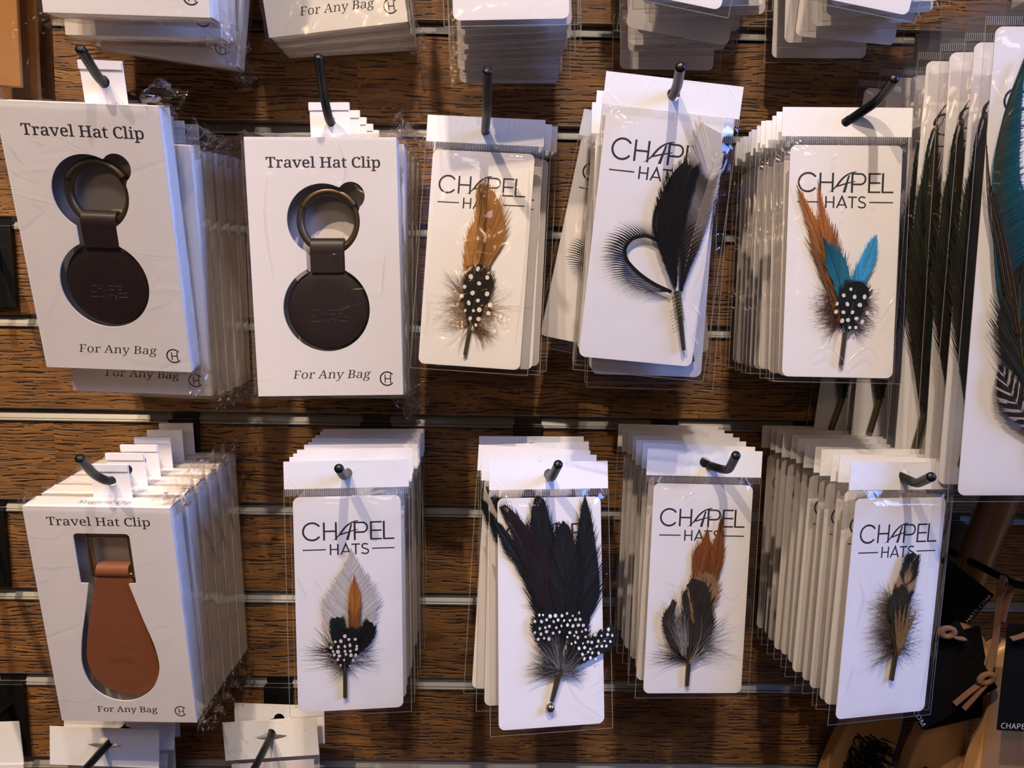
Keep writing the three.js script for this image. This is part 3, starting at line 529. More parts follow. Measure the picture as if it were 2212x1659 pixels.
// --- white plume with orange hackle
function whiteOrange(t) {
  let f = new FB();
  vane(f, [[32, 115], [34, 92], [36, 64], [37, 36]], { wl: [8, 17.5, 18.5, 14.5, 9.5, 5, 1.2], wr: [8, 19, 21.5, 16.5, 11.5, 6.5, 1.2], n: 110, ang: 52, z: 1.4, w: 2.2, jit: 0.09, tip: 0.25, arch: 0.3, sc: [0.62, 0.58, 0.55], c: (q, s, d, r) => mix3([0.62, 0.59, 0.58], [0.50, 0.47, 0.46], r) });
  addF(t, 'white_feather', f);
  f = new FB();
  vane(f, [[28.8, 106], [28.2, 97], [27.8, 91], [27.6, 86.5]], { wl: [2, 5, 5.8, 5.8, 5.2], wr: [2, 5, 5.8, 5.8, 5.2], n: 50, ang: 42, blunt: 0.35, over: 0, z: 2, w: 2.4, jit: 0.05, tip: 0.6, sc: BLK, c: (q, s, d) => mix3([0.008, 0.014, 0.013], [0.015, 0.024, 0.022], s) });
  vane(f, [[38, 108], [43, 100], [46, 95], [48, 91]], { wl: [2, 6, 7, 6.8, 6], wr: [2, 5, 5.5, 5, 4.2], n: 50, ang: 42, blunt: 0.35, over: 0, z: 2, w: 2.4, jit: 0.05, tip: 0.6, sc: BLK, c: () => [0.012, 0.010, 0.009] });
  addF(t, 'black_feather', f, M.gloss);
  f = new FB();
  vane(f, [[38, 104], [38.5, 86], [39, 70], [39, 52.2]], { wl: [2, 4.5, 4.4, 4.2, 3.2, 1.6, 0.3], wr: [2, 4.5, 4.6, 4.2, 3.2, 1.6, 0.3], n: 70, ang: 20, z: 2.8, w: 2.4, jit: 0.1, sc: [0.16, 0.06, 0.02], c: (q, s, d, r) => mix3(mix3([0.10, 0.035, 0.012], ORG, sm(0.28, 0.5, q)), [0.5, 0.2, 0.05], 0.4 * r) });
  addF(t, 'orange_feather', f, M.gloss);
  f = new FB();
  fluff(f, [[29, 113], [27, 108], [25, 104]], { n: 40, ang: [112, 190], len: [10, 25], c: [0.012, 0.012, 0.014], z: 2, w: 0.26, bend: 0.5, sp: 1.5 });
  fluff(f, [[31, 116]], { n: 120, ang: [-60, 240], len: [5, 14], c: [[0.05, 0.05, 0.05], [0.18, 0.17, 0.17], [0.3, 0.28, 0.28]], z: 1.8, w: 0.13, bend: 0.7, sp: 3, twig: 0.8 });
  fluff(f, [[38, 113], [41, 106]], { n: 60, ang: [-45, 60], len: [8, 19], c: [[0.04, 0.04, 0.045], [0.3, 0.29, 0.3]], z: 1.8, w: 0.16, bend: 0.5, sp: 1.5 });
  addF(t, 'fluff', f);
  f = new FB();
  vane(f, [[31.5, 117.5], [32, 108], [32.3, 100], [32, 91.5]], { wl: [2.5, 8, 9.5, 9, 5, 1.5], wr: [2.5, 8, 10.5, 10, 6, 1.5], n: 50, ang: 40, z: 3.4, w: 2.3, jit: 0.05, tip: 0.5, c: () => [0.012, 0.011, 0.011] });
  addF(t, 'spotted_feather', f);
  f = new FB(); const L = []; for (let r = 0; r < 7; r++) { const v = 93.4 + r * 3.4, half = [2.5, 7, 9, 9.3, 8.4, 6, 3.5][r], n = Math.max(1, Math.round(half * 2 / 3.7)); for (let k = 0; k < n; k++) L.push([32 + (n > 1 ? -half + 2 * half * k / (n - 1) : 0) * 0.9 + rr(-0.8, 0.8), v + rr(-0.9, 0.9), (r > 4 ? 0.75 : 1) * rr(0.75, 1.15)]); }
  spots(f, L, 1.05, 4.2, [0.66, 0.63, 0.58]); addF(t.getObjectByName('spotted_feather'), 'white_spots', f);
  tube(C3(31.8, 115, 2.2), C3(31.5, 137, 1.8), 0.0015, M.brass, 'stem', t);
}
// --- black hackle spray with speckled collar and ball-ended stem
function blackSpray(t) {
  let f = new FB(); const bc = (q, s, d, r) => mix3([0.007, 0.008, 0.009], [0.02, 0.021, 0.023], r);
  vane(f, [[40, 105], [34, 60], [29.5, 32], [27, 8]], { wl: [6, 15, 16, 13, 10.5, 9.5, 8.5, 5], wr: [6, 12, 13, 13, 12, 11, 10, 5], n: 150, ang: 28, z: 1.8, zt: 1.6, w: 2.2, jit: 0.16, sc: BLK, c: bc });
  vane(f, [[48, 100], [56, 62], [58.5, 30], [58.8, 0.8]], { wl: [5, 11, 11, 10, 8.5, 7, 5, 1], wr: [5, 13, 11, 9.5, 8, 6.5, 4.5, 1], n: 150, ang: 28, jit: 0.25, z: 2.2, zt: 1.6, w: 2.0, jit: 0.2, sc: BLK, c: bc });
  vane(f, [[44, 92], [44, 60], [44, 38], [43.6, 18.5]], { wl: [4, 11, 11, 9, 7, 1.5], wr: [4, 11, 11, 9, 7, 1.5], n: 110, ang: 28, z: 2.8, zt: 2, w: 2, jit: 0.15, sc: BLK, c: bc });
  vane(f, [[36, 84], [27, 52], [15, 27], [1.3, 6.6]], { wl: [4, 9, 8, 5, 3, 0.4], wr: [4, 10, 9, 8, 7, 0.4], n: 110, ang: 22, z: 2.6, zt: 1.8, w: 2.2, jit: 0.15, sc: BLK, c: (q, s, d, r) => mix3(bc(q, s, d, r), [0.024, 0.010, 0.010], 0.6) });
  vane(f, [[33, 78], [22, 50], [9, 32], [-2.5, 13.6]], { wl: [4, 8, 7, 4.5, 3.5, 0.4], wr: [3, 7, 6, 5, 4, 0.4], n: 90, ang: 22, z: 2.4, zt: 1.8, w: 2.2, jit: 0.15, sc: BLK, c: bc });
  fluff(f, [[22, 52], [24, 62], [27, 72], [22, 44]], { n: 110, ang: [110, 165], len: [5, 11], c: BLK, z: 2, w: 0.2, bend: 0.3, sp: 2 });
  addF(t, 'black_feather', f, M.gloss);
  f = new FB();
  vane(f, [[39, 108], [35, 98], [31, 86], [29, 74.5]], { wl: [3, 8, 9, 7, 2], wr: [3, 8, 10, 10, 3], n: 46, ang: 38, z: 3.2, w: 2.4, jit: 0.05, tip: 0.5, c: () => [0.010, 0.010, 0.010] });
  vane(f, [[43, 108], [49, 97], [51, 86], [51.5, 73.5]], { wl: [3, 8, 9, 8, 2], wr: [3, 8, 8.5, 8, 2], n: 46, ang: 38, z: 3.4, w: 2.4, jit: 0.05, tip: 0.5, c: () => [0.010, 0.010, 0.010] });
  vane(f, [[46, 110], [56, 102], [66, 95.5], [75, 88.5]], { wl: [2, 7, 8, 7, 2], wr: [2, 6, 7, 7, 2], n: 46, ang: 38, z: 3.6, w: 2.4, jit: 0.05, tip: 0.5, sc: [0.25, 0.22, 0.2], c: () => [0.010, 0.010, 0.010] });
  addF(t, 'spotted_feather', f);
  f = new FB(); const L = [];
  const inPoly = (P, x, y) => { let c = false; for (let i = 0, j = P.length - 1; i < P.length; j = i++) if ((P[i][1] > y) !== (P[j][1] > y) && x < (P[j][0] - P[i][0]) * (y - P[i][1]) / (P[j][1] - P[i][1]) + P[i][0]) c = !c; return c; };
  for (const P of [[[22, 74], [41, 75], [41, 86], [30, 94], [24, 89]], [[42, 77], [51, 72], [58, 80], [59, 92], [52, 102], [44, 90]], [[52, 95], [63, 89.5], [76, 85.5], [75, 96], [64, 105], [57, 108], [52, 103]]])
    for (let y = 72; y < 110; y += 3.6) for (let x = 20 + (Math.round(y / 3.6) % 2) * 1.9; x < 77; x += 3.8) if (inPoly(P, x, y)) L.push([x + rr(-0.9, 0.9), y + rr(-0.9, 0.9), rr(0.7, 1.15)]);
  spots(f, L, 1.0, 4.5, [0.66, 0.66, 0.66]); addF(t.getObjectByName('spotted_feather'), 'white_spots', f);
  f = new FB();
  fluff(f, [[39, 112], [40, 110]], { n: 300, ang: [70, 190], len: [10, 26], c: [[0.05, 0.045, 0.045], [0.12, 0.11, 0.11], [0.2, 0.19, 0.19], [0.02, 0.02, 0.02]], z: 4.2, w: 0.18, bend: 0.5, sp: 1.6, twig: 0.7, prof: a => 1 - 0.3 * sm(60, 0, a - 60) });
  fluff(f, [[42, 112]], { n: 110, ang: [-35, 60], len: [7, 18], c: [[0.2, 0.19, 0.19], [0.1, 0.09, 0.09]], z: 4.0, w: 0.16, bend: 0.5, sp: 1.6, twig: 0.7 });
  addF(t, 'grey_fluff', f);
  tube(C3(39.4, 112, 3.2), C3(34.2, 130.3, 2.6), 0.0021, M.brass, 'stem', t, 0.0014);
  const b = part('ball_end', new THREE.SphereGeometry(0.0029, 20, 14), M.ball, t); b.position.set(...C3(33.2, 134, 3));
}
// --- rust hackle over dark partridge lobes
function rustDark(t) {
  let f = new FB(); const rc = (q, s, d, r) => mix3(mix3(RUST, [0.34, 0.12, 0.035], r * 0.8), [0.1, 0.03, 0.012], sm(0.2, 0.9, 1 - q) * 0.4);
  vane(f, [[35, 84], [35, 66], [37, 48], [38.5, 30]], { wl: [4, 7, 7, 5.2, 3.4, 1.9, 0.3], wr: [4, 7, 7, 5, 3.4, 2, 0.3], n: 80, ang: 16, z: 2, w: 2.4, jit: 0.12, sc: [0.3, 0.16, 0.08], c: rc });
  vane(f, [[42, 82], [44.5, 62], [46.5, 42], [47.9, 21.8]], { wl: [3, 6, 5.6, 4, 3, 2.2, 0.4], wr: [3, 6, 5.6, 4.2, 3.2, 2.2, 0.4], n: 80, ang: 16, z: 2.4, w: 2.4, jit: 0.12, sc: [0.05, 0.02, 0.01], c: rc });
  addF(t, 'rust_feather', f, M.gloss);
  f = new FB();
  vane(f, [[35, 100], [36, 90], [37, 80], [37.5, 69]], { wl: [6, 12, 13, 10, 5], wr: [6, 12, 12.5, 11, 6], n: 46, ang: 42, z: 2.6, w: 2.4, jit: 0.1, tip: 0.3, c: (q, s, d, r) => mix3([0.36, 0.22, 0.10], [0.24, 0.14, 0.07], r) });
  addF(t, 'tan_feather', f);
  f = new FB();
  fluff(f, [[28, 116], [24, 104], [34, 116], [40, 104], [22, 96]], { n: 170, ang: [20, 165], len: [10, 26], c: [[0.05, 0.04, 0.035], [0.16, 0.13, 0.11], [0.3, 0.26, 0.23]], z: 2.2, w: 0.15, bend: 0.5, sp: 3 });
  fluff(f, [[30, 121]], { n: 60, ang: [150, 200], len: [14, 30], c: [0.05, 0.04, 0.035], z: 2, w: 0.16, bend: 0.5, sp: 2 });
  fluff(f, [[33, 120], [38, 112]], { n: 70, ang: [-25, 45], len: [12, 32], c: [[0.06, 0.05, 0.05], [0.2, 0.18, 0.17]], z: 2, w: 0.14, bend: 0.6, sp: 2 });
  addF(t, 'fluff', f);
  f = new FB(); const dk = (q, s, d, r) => mix3([0.022, 0.018, 0.014], [0.045, 0.036, 0.028], r);
  vane(f, [[28.5, 121], [19, 108], [14.5, 96], [15.5, 86]], { wl: [1.5, 4, 4.5, 4.5, 3], wr: [1.5, 5, 6.5, 7, 4], n: 46, ang: 34, z: 3.2, w: 2.4, jit: 0.04, tip: 0.5, sc: [0.16, 0.14, 0.12], c: dk });
  vane(f, [[30, 122], [31, 104], [31, 92], [29, 83]], { wl: [2, 8, 9, 10, 7], wr: [2, 10, 14, 16, 12], n: 50, ang: 36, z: 2.9, w: 2.4, jit: 0.06, tip: 0.5, sc: [0.1, 0.09, 0.08], c: dk });
  vane(f, [[31.5, 122.5], [36.5, 108], [37.5, 98], [36.5, 90]], { wl: [1.5, 6.5, 8, 8.5, 5], wr: [1.5, 5.5, 8.5, 9, 6], n: 50, ang: 34, z: 3.9, w: 2.4, jit: 0.04, tip: 0.5, sc: [0.3, 0.26, 0.22], c: dk });
  addF(t, 'dark_feather', f);
  f = new FB();
  fluff(f, [[26, 117], [27, 112]], { n: 80, ang: [88, 122], len: [12, 30], c: [[0.34, 0.31, 0.3], [0.2, 0.18, 0.17]], z: 4.4, w: 0.13, bend: 0.35, sp: 1.8 });
  fluff(f, [[30.5, 123]], { n: 14, ang: [30, 75], len: [12, 26], c: [0.36, 0.32, 0.28], z: 5, w: 0.14, bend: 0.6, sp: 1 });
  addF(t, 'pale_strands', f);
  tube(C3(30.4, 120, 2.6), C3(30.2, 140.6, 1.8), 0.00175, M.brass, 'stem', t, 0.0015);
}
// --- pheasant feather
function pheasant(t) {
  let f = new FB();
  fluff(f, [[36, 76], [37, 84], [38, 92], [39, 100], [35, 70]], { n: 620, ang: [-60, 240], len: [9, 23], c: [[0.12, 0.085, 0.05], [0.07, 0.05, 0.03], [0.2, 0.15, 0.095], [0.035, 0.026, 0.018]], z: 2, w: 0.17, bend: 0.9, sp: 3, twig: 0.9, prof: a => 0.75 + 0.35 * Math.abs(Math.cos(a * D2R)) });
  addF(t, 'fluff', f);
  f = new FB();
  vane(f, [[37.5, 80], [39.6, 66], [42, 54], [44, 43]], { wl: [6, 8, 8, 7.6, 7.2, 6.8, 6], wr: [6, 8.5, 8.5, 8, 7.6, 7.2, 6.2], n: 90, ang: 40, blunt: 0.25, over: 1, z: 3.0, w: 2.4, jit: 0.05, tip: 0.5, sc: [0.12, 0.07, 0.03],
    c: (q, s, d, r) => { const dark = [0.028, 0.019, 0.012], tan = [0.42, 0.26, 0.12]; const arrow = (1 - sm(0.26, 0.36, s + Math.max(0, q - 0.7) * 0.8)) * sm(0.60, 0.63, q); const band = sm(0.31, 0.35, q + 0.12 * s * 0) * (1 - sm(0.50, 0.54, q - 0.06 * (1 - s))) * 0.9; return mix3(dark, tan, Math.max(arrow * (0.7 + 0.3 * r), band)); } });
  vane(f, [[38.5, 90], [37.5, 80], [37, 72], [37.5, 63]], { wl: [4, 7.5, 8, 7, 4], wr: [4, 8, 9, 8, 5], n: 40, ang: 44, z: 3.6, w: 2.4, jit: 0.06, tip: 0.4, c: (q, s, d, r) => mix3([0.022, 0.02, 0.012], [0.04, 0.035, 0.02], r) });
  addF(t, 'barred_feather', f);
  f = new FB();
  for (const [a, b] of [[[39.8, 104], [34, 72]], [[40, 104], [37.5, 70]], [[40.2, 104], [41.5, 70]], [[40.4, 103], [46, 72]], [[40.6, 102], [50, 76]]]) vane(f, [a, [(a[0] + b[0]) / 2 - 0.4, (a[1] + b[1]) / 2], b], { wl: [0.4, 1, 1.4, 1.2, 0.3], wr: [0.4, 1, 1.4, 1.2, 0.3], n: 34, ang: 16, z: 4.4, w: 2.2, jit: 0.2, sw: 0.5, sc: [0.4, 0.25, 0.1], c: (q, s, d, r) => mix3([0.30, 0.18, 0.06], [0.12, 0.06, 0.02], 1 - q * 0.8 * r - 0.2) });
  fluff(f, [[40, 103]], { n: 60, ang: [75, 115], len: [14, 28], c: [[0.16, 0.08, 0.035], [0.06, 0.04, 0.02]], z: 4.1, w: 0.2, bend: 0.2, sp: 2 });
  addF(t, 'striped_feather', f);
  tube(C3(40.2, 100, 2.4), C3(39, 122, 1.9), 0.0016, M.brass, 'stem', t, 0.0016);
}

// sharp folds pressed into a film: low half-round ridges along curved lines (metres, in the pack's frame), each a piece of its film
function creases(t, lines, h = 0.0007, w = 0.0011) {
  const film = t.getObjectByName('bag_film') ?? t.getObjectByName('cellophane_wrap');
  for (const L of lines) {
    const c = new THREE.CatmullRomCurve3(L.map(q => V(q[0], q[1], q[2]))), n = 16, K = 6, p = [], ix = [];
    for (let i = 0; i <= n; i++) {
      const a = c.getPointAt(i / n), T = c.getTangentAt(i / n), e = 0.15 + 0.85 * Math.sin(Math.PI * i / n), l = Math.hypot(T.x, T.y) || 1;
      for (let k = 0; k <= K; k++) { const g = Math.PI * k / K, o = -Math.cos(g) * w * e; p.push(a.x - T.y / l * o, a.y + T.x / l * o, a.z + (1 - Math.pow(Math.cos(g), 2)) * Math.min(h, 0.42 * w) * e); }
    }
    for (let i = 0; i < n; i++) for (let k = 0; k < K; k++) { const a = i * (K + 1) + k, b = a + K + 1; ix.push(a, b, a + 1, b, b + 1, a + 1); }
    const g = new THREE.BufferGeometry(); g.setAttribute('position', new THREE.BufferAttribute(new Float32Array(p), 3)); g.setIndex(ix); g.computeVertexNormals(); part('crease', g, M.fold, film);
  }
}
const CR = (u, v, z = 8) => [CU + u / 1000, CV - v / 1000, z / 1000];

// ------------------------------------------------------------------ stacks on hooks
const lerp3 = (a, b, t) => a.map((v, i) => v + (b[i] - v) * t);
function stackBehind(front, n, dz, o) {   // copies hung behind the front pack along the hook
  const p0 = front.position.toArray(), r0 = [front.rotation.x / D2R, front.rotation.y / D2R, front.rotation.z / D2R];
  for (let i = 1; i <= n; i++) {
    const c = copyOf(front, `${ORD[i]} ${o.label} counted from the tip of its hook`, o.group), k = i / n;
    place(c, [p0[0] + (o.wx - p0[0]) * k * 0.9 + rr(-1, 1) * (o.jx ?? 0.0012), p0[1] + (o.dy ?? 0) * i + rr(-1, 1) * (o.jy ?? 0.0007), p0[2] - dz * i], [r0[0] * (1 - 0.4 * k) + rr(-0.5, 0.5), r0[1] * (1 - k * 0.7) + rr(-1.2, 1.2) + (o.yaw ?? 0) * i, r0[2] * (1 - k * 0.6) + rr(-1, 1) * (o.jr ?? 0.8)]);
    if (o.special && o.special[i]) o.special[i](c);
  }
}
// row of feather packs on the upper rail
const B3 = pack('clear pack with golden hackle over a spotted guinea feather', null, { name: 'feather_pack' }); goldenFeather(B3); place(B3, [-0.0149, -0.0839, 0.0728], [-7.5, -4.8, -2.5]);
stackBehind(B3, 3, 0.011, { label: 'golden feather pack', group: 'golden feather packs', wx: -0.012, jx: 0.001, special: { 1: c => { c.position.x += 0.005; c.position.y -= 0.001; }, 2: c => { c.position.x += 0.008; } } });
const B4 = pack('clear pack with curled black feather and pale-tipped plume, tilted on its hook', null, { cx: -0.003, cy: 0.005 }); blackCurl(B4, -0.003, 0.005); place(B4, [0.0961, -0.0772, 0.1515], [1.5, 2, -4.6]);
stackBehind(B4, 9, 0.0135, { label: 'black curled feather pack', group: 'black curled feather packs', wx: 0.098, dy: -0.0002, jx: 0.0016, jy: 0.0012, special: { 1: c => { c.position.y -= 0.010; c.rotation.z += 3 * D2R; }, 2: c => { c.position.y -= 0.008; c.rotation.z += 4 * D2R; c.position.x -= 0.003; }, 8: c => { c.rotation.z = -10.5 * D2R; c.position.x -= 0.004; }, 5: c => { c.rotation.z = 5.5 * D2R; } } });
const B5 = pack('clear pack with orange and bright blue feathers and a spotted collar'); orangeBlue(B5); place(B5, [0.2148, -0.0822, 0.1139], [-4.6, -2.7, 0.1]);
stackBehind(B5, 10, 0.0105, { label: 'orange and blue feather pack', group: 'orange and blue feather packs', wx: 0.216, jx: 0.0012, jy: 0.001, dy: -0.0003 });
// row on the lower rail
const C2 = pack('clear pack with white plume, slim orange feather and speckled collar'); whiteOrange(C2); place(C2, [-0.1022, -0.3135, 0.1209], [-2.6, 5.5, 0.7]);
stackBehind(C2, 9, 0.0122, { label: 'white and orange feather pack', group: 'white and orange feather packs', wx: -0.1034, jx: 0.001, jy: 0.0006 });
const C3p = pack('clear pack with tall black feather spray, speckled collar and ball-ended stem'); blackSpray(C3p); place(C3p, [0.0315, -0.3132, 0.117], [-12.6, 9.4, -0.8]);
stackBehind(C3p, 4, 0.02, { label: 'black feather spray pack', group: 'black feather spray packs', wx: 0.0209, jx: 0.001, special: { 1: c => { c.rotation.z -= 1.5 * D2R; c.position.x -= 0.003; c.rotation.x += 2 * D2R; }, 2: c => { c.rotation.z -= 3.5 * D2R; c.position.x -= 0.004; }, 3: c => { c.rotation.z += 2 * D2R; } } });
const C4 = pack('clear pack with two rust feathers above dark brown rounded feathers'); rustDark(C4); place(C4, [0.1389, -0.3067, 0.1028], [-4.1, 4.6, -1.7]);
stackBehind(C4, 6, 0.015, { label: 'rust and dark brown feather pack', group: 'rust and dark feather packs', wx: 0.1332, jx: 0.0012, yaw: 0.3 });
const C5 = pack('clear pack with brown barred pheasant feather in a halo of down'); pheasant(C5); place(C5, [0.2595, -0.3058, 0.1337], [-1.8, 14, -2.4]);
stackBehind(C5, 11, 0.0115, { label: 'pheasant feather pack', group: 'pheasant feather packs', wx: 0.2504, jx: 0.0012, jy: 0.0009, special: { 1: c => { c.rotation.y = 5 * D2R; c.rotation.z = -2.5 * D2R; c.position.x += 0.003; } } });
// packs of the row above, only their lower ends reach into the picture
function topStack(list, label0, label1, group) {
  let first = null;
  list.forEach(([xl, xr, yl, yr, z, lean], i) => {
    const o = i ? copyOf(first, `${ORD[i]} ${label1}`, group) : (first = pack(label0, null, { flat: true }));
    const roll = Math.atan2(yr - yl, xr - xl), cx = (xl + xr) / 2, cy = (yl + yr) / 2, d = CH - CTOP;
    place(o, [cx - Math.sin(roll) * d, cy + Math.cos(roll) * d, z], [lean ?? 0, 0, roll / D2R]);
  });
}
topStack([[-0.032, 0.0345, -0.031, -0.0285, 0.126], [-0.030, 0.038, -0.033, -0.029, 0.116], [-0.031, 0.037, -0.034, -0.030, 0.107], [-0.028, 0.039, -0.037, -0.032, 0.099], [-0.031, 0.036, -0.037, -0.034, 0.090], [-0.029, 0.037, -0.038, -0.034, 0.082], [-0.033, 0.035, -0.039, -0.037, 0.074], [-0.033, 0.034, -0.043, -0.040, 0.064], [-0.031, 0.036, -0.043, -0.0425, 0.056], [-0.033, 0.0345, -0.0475, -0.0465, 0.049]],
  'plain-bottomed clear feather pack at the front of the stack above the golden hackle pack', 'clear pack from the front of the stack above the golden hackle pack', 'packs hanging above the golden hackle');
topStack([[0.058, 0.128, -0.010, -0.022, 0.126], [0.082, 0.152, -0.014, -0.010, 0.112], [0.092, 0.162, -0.012, -0.0095, 0.100], [0.097, 0.167, -0.0135, -0.0105, 0.088], [0.078, 0.147, -0.0165, -0.027, 0.076], [0.088, 0.158, -0.017, -0.0135, 0.064], [0.084, 0.154, -0.021, -0.0165, 0.052], [0.086, 0.155, -0.0215, -0.019, 0.040], [0.083, 0.153, -0.0275, -0.0272, 0.018]],
  'front clear feather pack of the stack above the curled black feather pack, hanging askew', 'clear pack from the front of the stack above the curled black feather', 'packs hanging above the black curl');
topStack([[0.176, 0.246, -0.008, -0.020, 0.118], [0.205, 0.275, -0.009, -0.004, 0.100], [0.209, 0.279, -0.0095, -0.0055, 0.084], [0.205, 0.275, -0.0115, -0.0075, 0.070], [0.199, 0.269, -0.0135, -0.0185, 0.056], [0.196, 0.266, -0.0145, -0.012, 0.044], [0.196, 0.264, -0.0185, -0.0175, 0.022]],
  'front clear feather pack of the stack above the orange and blue feather pack', 'clear pack from the front of the stack above the orange and blue feathers', 'packs hanging above the orange and blue feathers');

// folds in the films of the front packs
creases(B3, [[CR(3, 96), CR(6, 112), CR(4, 128)], [CR(33, 2, 6), CR(36, 16, 7)], [CR(67, 8, 5), CR(69, 70, 5), CR(66, 130, 5)]]);
creases(B4, [[CR(67, 52), CR(64, 74), CR(59, 100)], [CR(70, 46), CR(66, 84), CR(64, 118)], [CR(60, 104), CR(66, 112), CR(63, 126)], [CR(70, 100), CR(68, 118), CR(70, 136)], [CR(62, 122), CR(67, 130), CR(65, 142)], [CR(58, 14, 6), CR(63, 18, 6), CR(66, 12, 5)]], 0.001, 0.0014);
creases(B5, [[CR(15, 134, 6), CR(27, 128, 6), CR(38, 138, 6)], [CR(38, 138, 6), CR(52, 128, 6), CR(60, 136, 6)], [CR(24, 12, 5), CR(28, 6, 5)], [CR(58, 110), CR(66, 96)], [CR(30, 44, 6), CR(34, 40, 6)], [CR(48, 40, 6), CR(53, 41, 6)]]);
creases(C3p, [[CR(43, 115), CR(48, 126), CR(62, 138, 6), CR(69, 143, 4)], [CR(58, 122), CR(67, 116), CR(72, 108)], [CR(74, 8, 3), CR(73, 60, 4), CR(75, 110, 4)]]);
creases(C4, [[CR(8, 66, 6), CR(20, 70), CR(30, 68)], [CR(48, 70), CR(56, 78), CR(66, 70, 6)], [CR(18, 10, 5), CR(30, 4, 5)], [CR(45, 4, 5), CR(62, 14, 5)]]);
creases(C2, [[CR(2, 52, 5), CR(8, 66, 6)], [CR(12, 54, 6), CR(18, 60, 7)]]);
creases(C5, [[CR(3, 50, 5), CR(8, 62, 6), CR(6, 80, 6)], [CR(6, 108, 6), CR(3, 126, 5)], [CR(64, 30, 5), CR(67, 80, 5), CR(63, 138, 4)]]);

// ------------------------------------------------------------------ hat clip boxes (frame: centre of the front face, metres)
const XW = 0.098, XH = 0.170, XD = 0.0148;
const BX = (u, v) => new THREE.Vector2(-XW / 2 + u / 1000, XH / 2 - v / 1000);
function roundWindow() {   // key-ring circle + thumb notch + neck + disc, as one outline
  const P = [], arc = (cx, cy, r, a0, a1, n) => { for (let i = 0; i <= n; i++) { const a = (a0 + (a1 - a0) * i / n) * D2R; P.push(BX(cx + r * Math.cos(a), cy - r * Math.sin(a))); } };
  const neckL = 36.6, neckR = 61.8;
  const aR = Math.asin((neckR - 48.5) / 28.7) / D2R, aL = Math.asin((48.5 - neckL) / 28.7) / D2R;
  arc(48.5, 111, 28.7, 90 + aL, 450 - aR, 60);                     // disc, counter-clockwise through the bottom
  const bR = Math.asin((neckR - 48.8) / 23.8) / D2R, bL = Math.asin((48.8 - neckL) / 23.8) / D2R;
  arc(48.8, 53, 23.8, -90 + bR, 14, 22);
  arc(67.3, 37.2, 9, -52, 142, 24);
  arc(48.8, 53, 23.8, 64, 270 - bL, 50);
  return P;
}
function spline(pts, n) { const c = new THREE.CatmullRomCurve3(pts.map(p => V(p[0], p[1], 0)), true, 'centripetal'); return c.getPoints(n).slice(0, -1).map(p => [p.x, p.y]); }
const TEAR = spline([[35.7, 59.1], [30.5, 78], [23.6, 105.7], [21.8, 124.6], [27, 141.5], [39.5, 151], [55, 151.3], [68.5, 142], [75.8, 126.2], [75.4, 109.2], [69.5, 84.5], [63.2, 58]], 90);
function squareWindow() {
  const P = []; for (const [cx, cy, a0] of [[33.4, 22.2, 180], [65.6, 22.2, 90]]) for (let i = 0; i <= 5; i++) { const a = (a0 - i * 18) * D2R; P.push(BX(cx + 2.8 * Math.cos(a), cy - 2.8 * Math.sin(a))); }
  P.push(BX(68.4, 56.6), BX(63.2, 57.2));
  const right = [[69.5, 84.5], [75.4, 109.2], [75.8, 126.2], [68.5, 142], [55, 151.3], [39.5, 151], [27, 141.5], [21.8, 124.6], [23.6, 105.7], [30.5, 78], [35.6, 57.2]];
  const c = new THREE.CatmullRomCurve3([[63.2, 57.2], ...right].map(p => V(p[0], p[1], 0)), false, 'centripetal'); for (const p of c.getPoints(90).slice(1)) P.push(BX(p.x, p.y));
  P.push(BX(30.4, 57)); return P;
}
function panelGeo(win) {
  const s = new THREE.Shape([[-XW / 2, -XH / 2], [XW / 2, -XH / 2], [XW / 2, XH / 2], [-XW / 2, XH / 2]].map(p => new THREE.Vector2(...p)));
  s.holes.push(new THREE.Path(win)); const g = new THREE.ExtrudeGeometry(s, { depth: 0.0008, bevelEnabled: false }); g.translate(0, 0, -0.0008); return unitUV(g, -XW / 2, -XH / 2, XW, XH);
}
const roundPanel = panelGeo(roundWindow()), squarePanel = panelGeo(squareWindow());
const trayGeo = (() => {
  const e = 0.0007, g = [new THREE.BoxGeometry(e, XH, XD), new THREE.BoxGeometry(e, XH, XD), new THREE.BoxGeometry(XW, e, XD), new THREE.BoxGeometry(XW, XH, e)];
  g[0].translate(-XW / 2 + e / 2, 0, -XD / 2 - 0.0008); g[1].translate(XW / 2 - e / 2, 0, -XD / 2 - 0.0008); g[2].translate(0, -XH / 2 + e / 2, -XD / 2 - 0.0008); g[3].translate(0, 0, -XD - 0.0008); return mergeGeometries(g);
})();
const lidGeo = (() => { const g = new THREE.BoxGeometry(XW, 0.0007, XD); g.translate(0, XH / 2 - 0.00035, -XD / 2 - 0.0008); return g; })();
const TABY = 0.0125, TABZ = -XD - 0.0002;
const tabGeo = (() => {
  const s = new THREE.Shape([[-0.0132, -0.012], [0.0132, -0.012], [0.0132, 0.0245], [-0.0132, 0.0245]].map(p => new THREE.Vector2(...p))); const h = new THREE.Path(); h.absarc(0, TABY, 0.0037, 0, Math.PI * 2, true); s.holes.push(h);
  const g = new THREE.ExtrudeGeometry(s, { depth: 0.0004, bevelEnabled: false, curveSegments: 14 });
  const fl = new THREE.BoxGeometry(0.0262, 0.005, 0.0003); fl.translate(-0.0004, 0.0219, 0.0009); fl.rotateZ(0.01);
  const m = mergeGeometries([g.toNonIndexed(), fl.toNonIndexed()]); m.translate(0, XH / 2, TABZ); return m;
})();
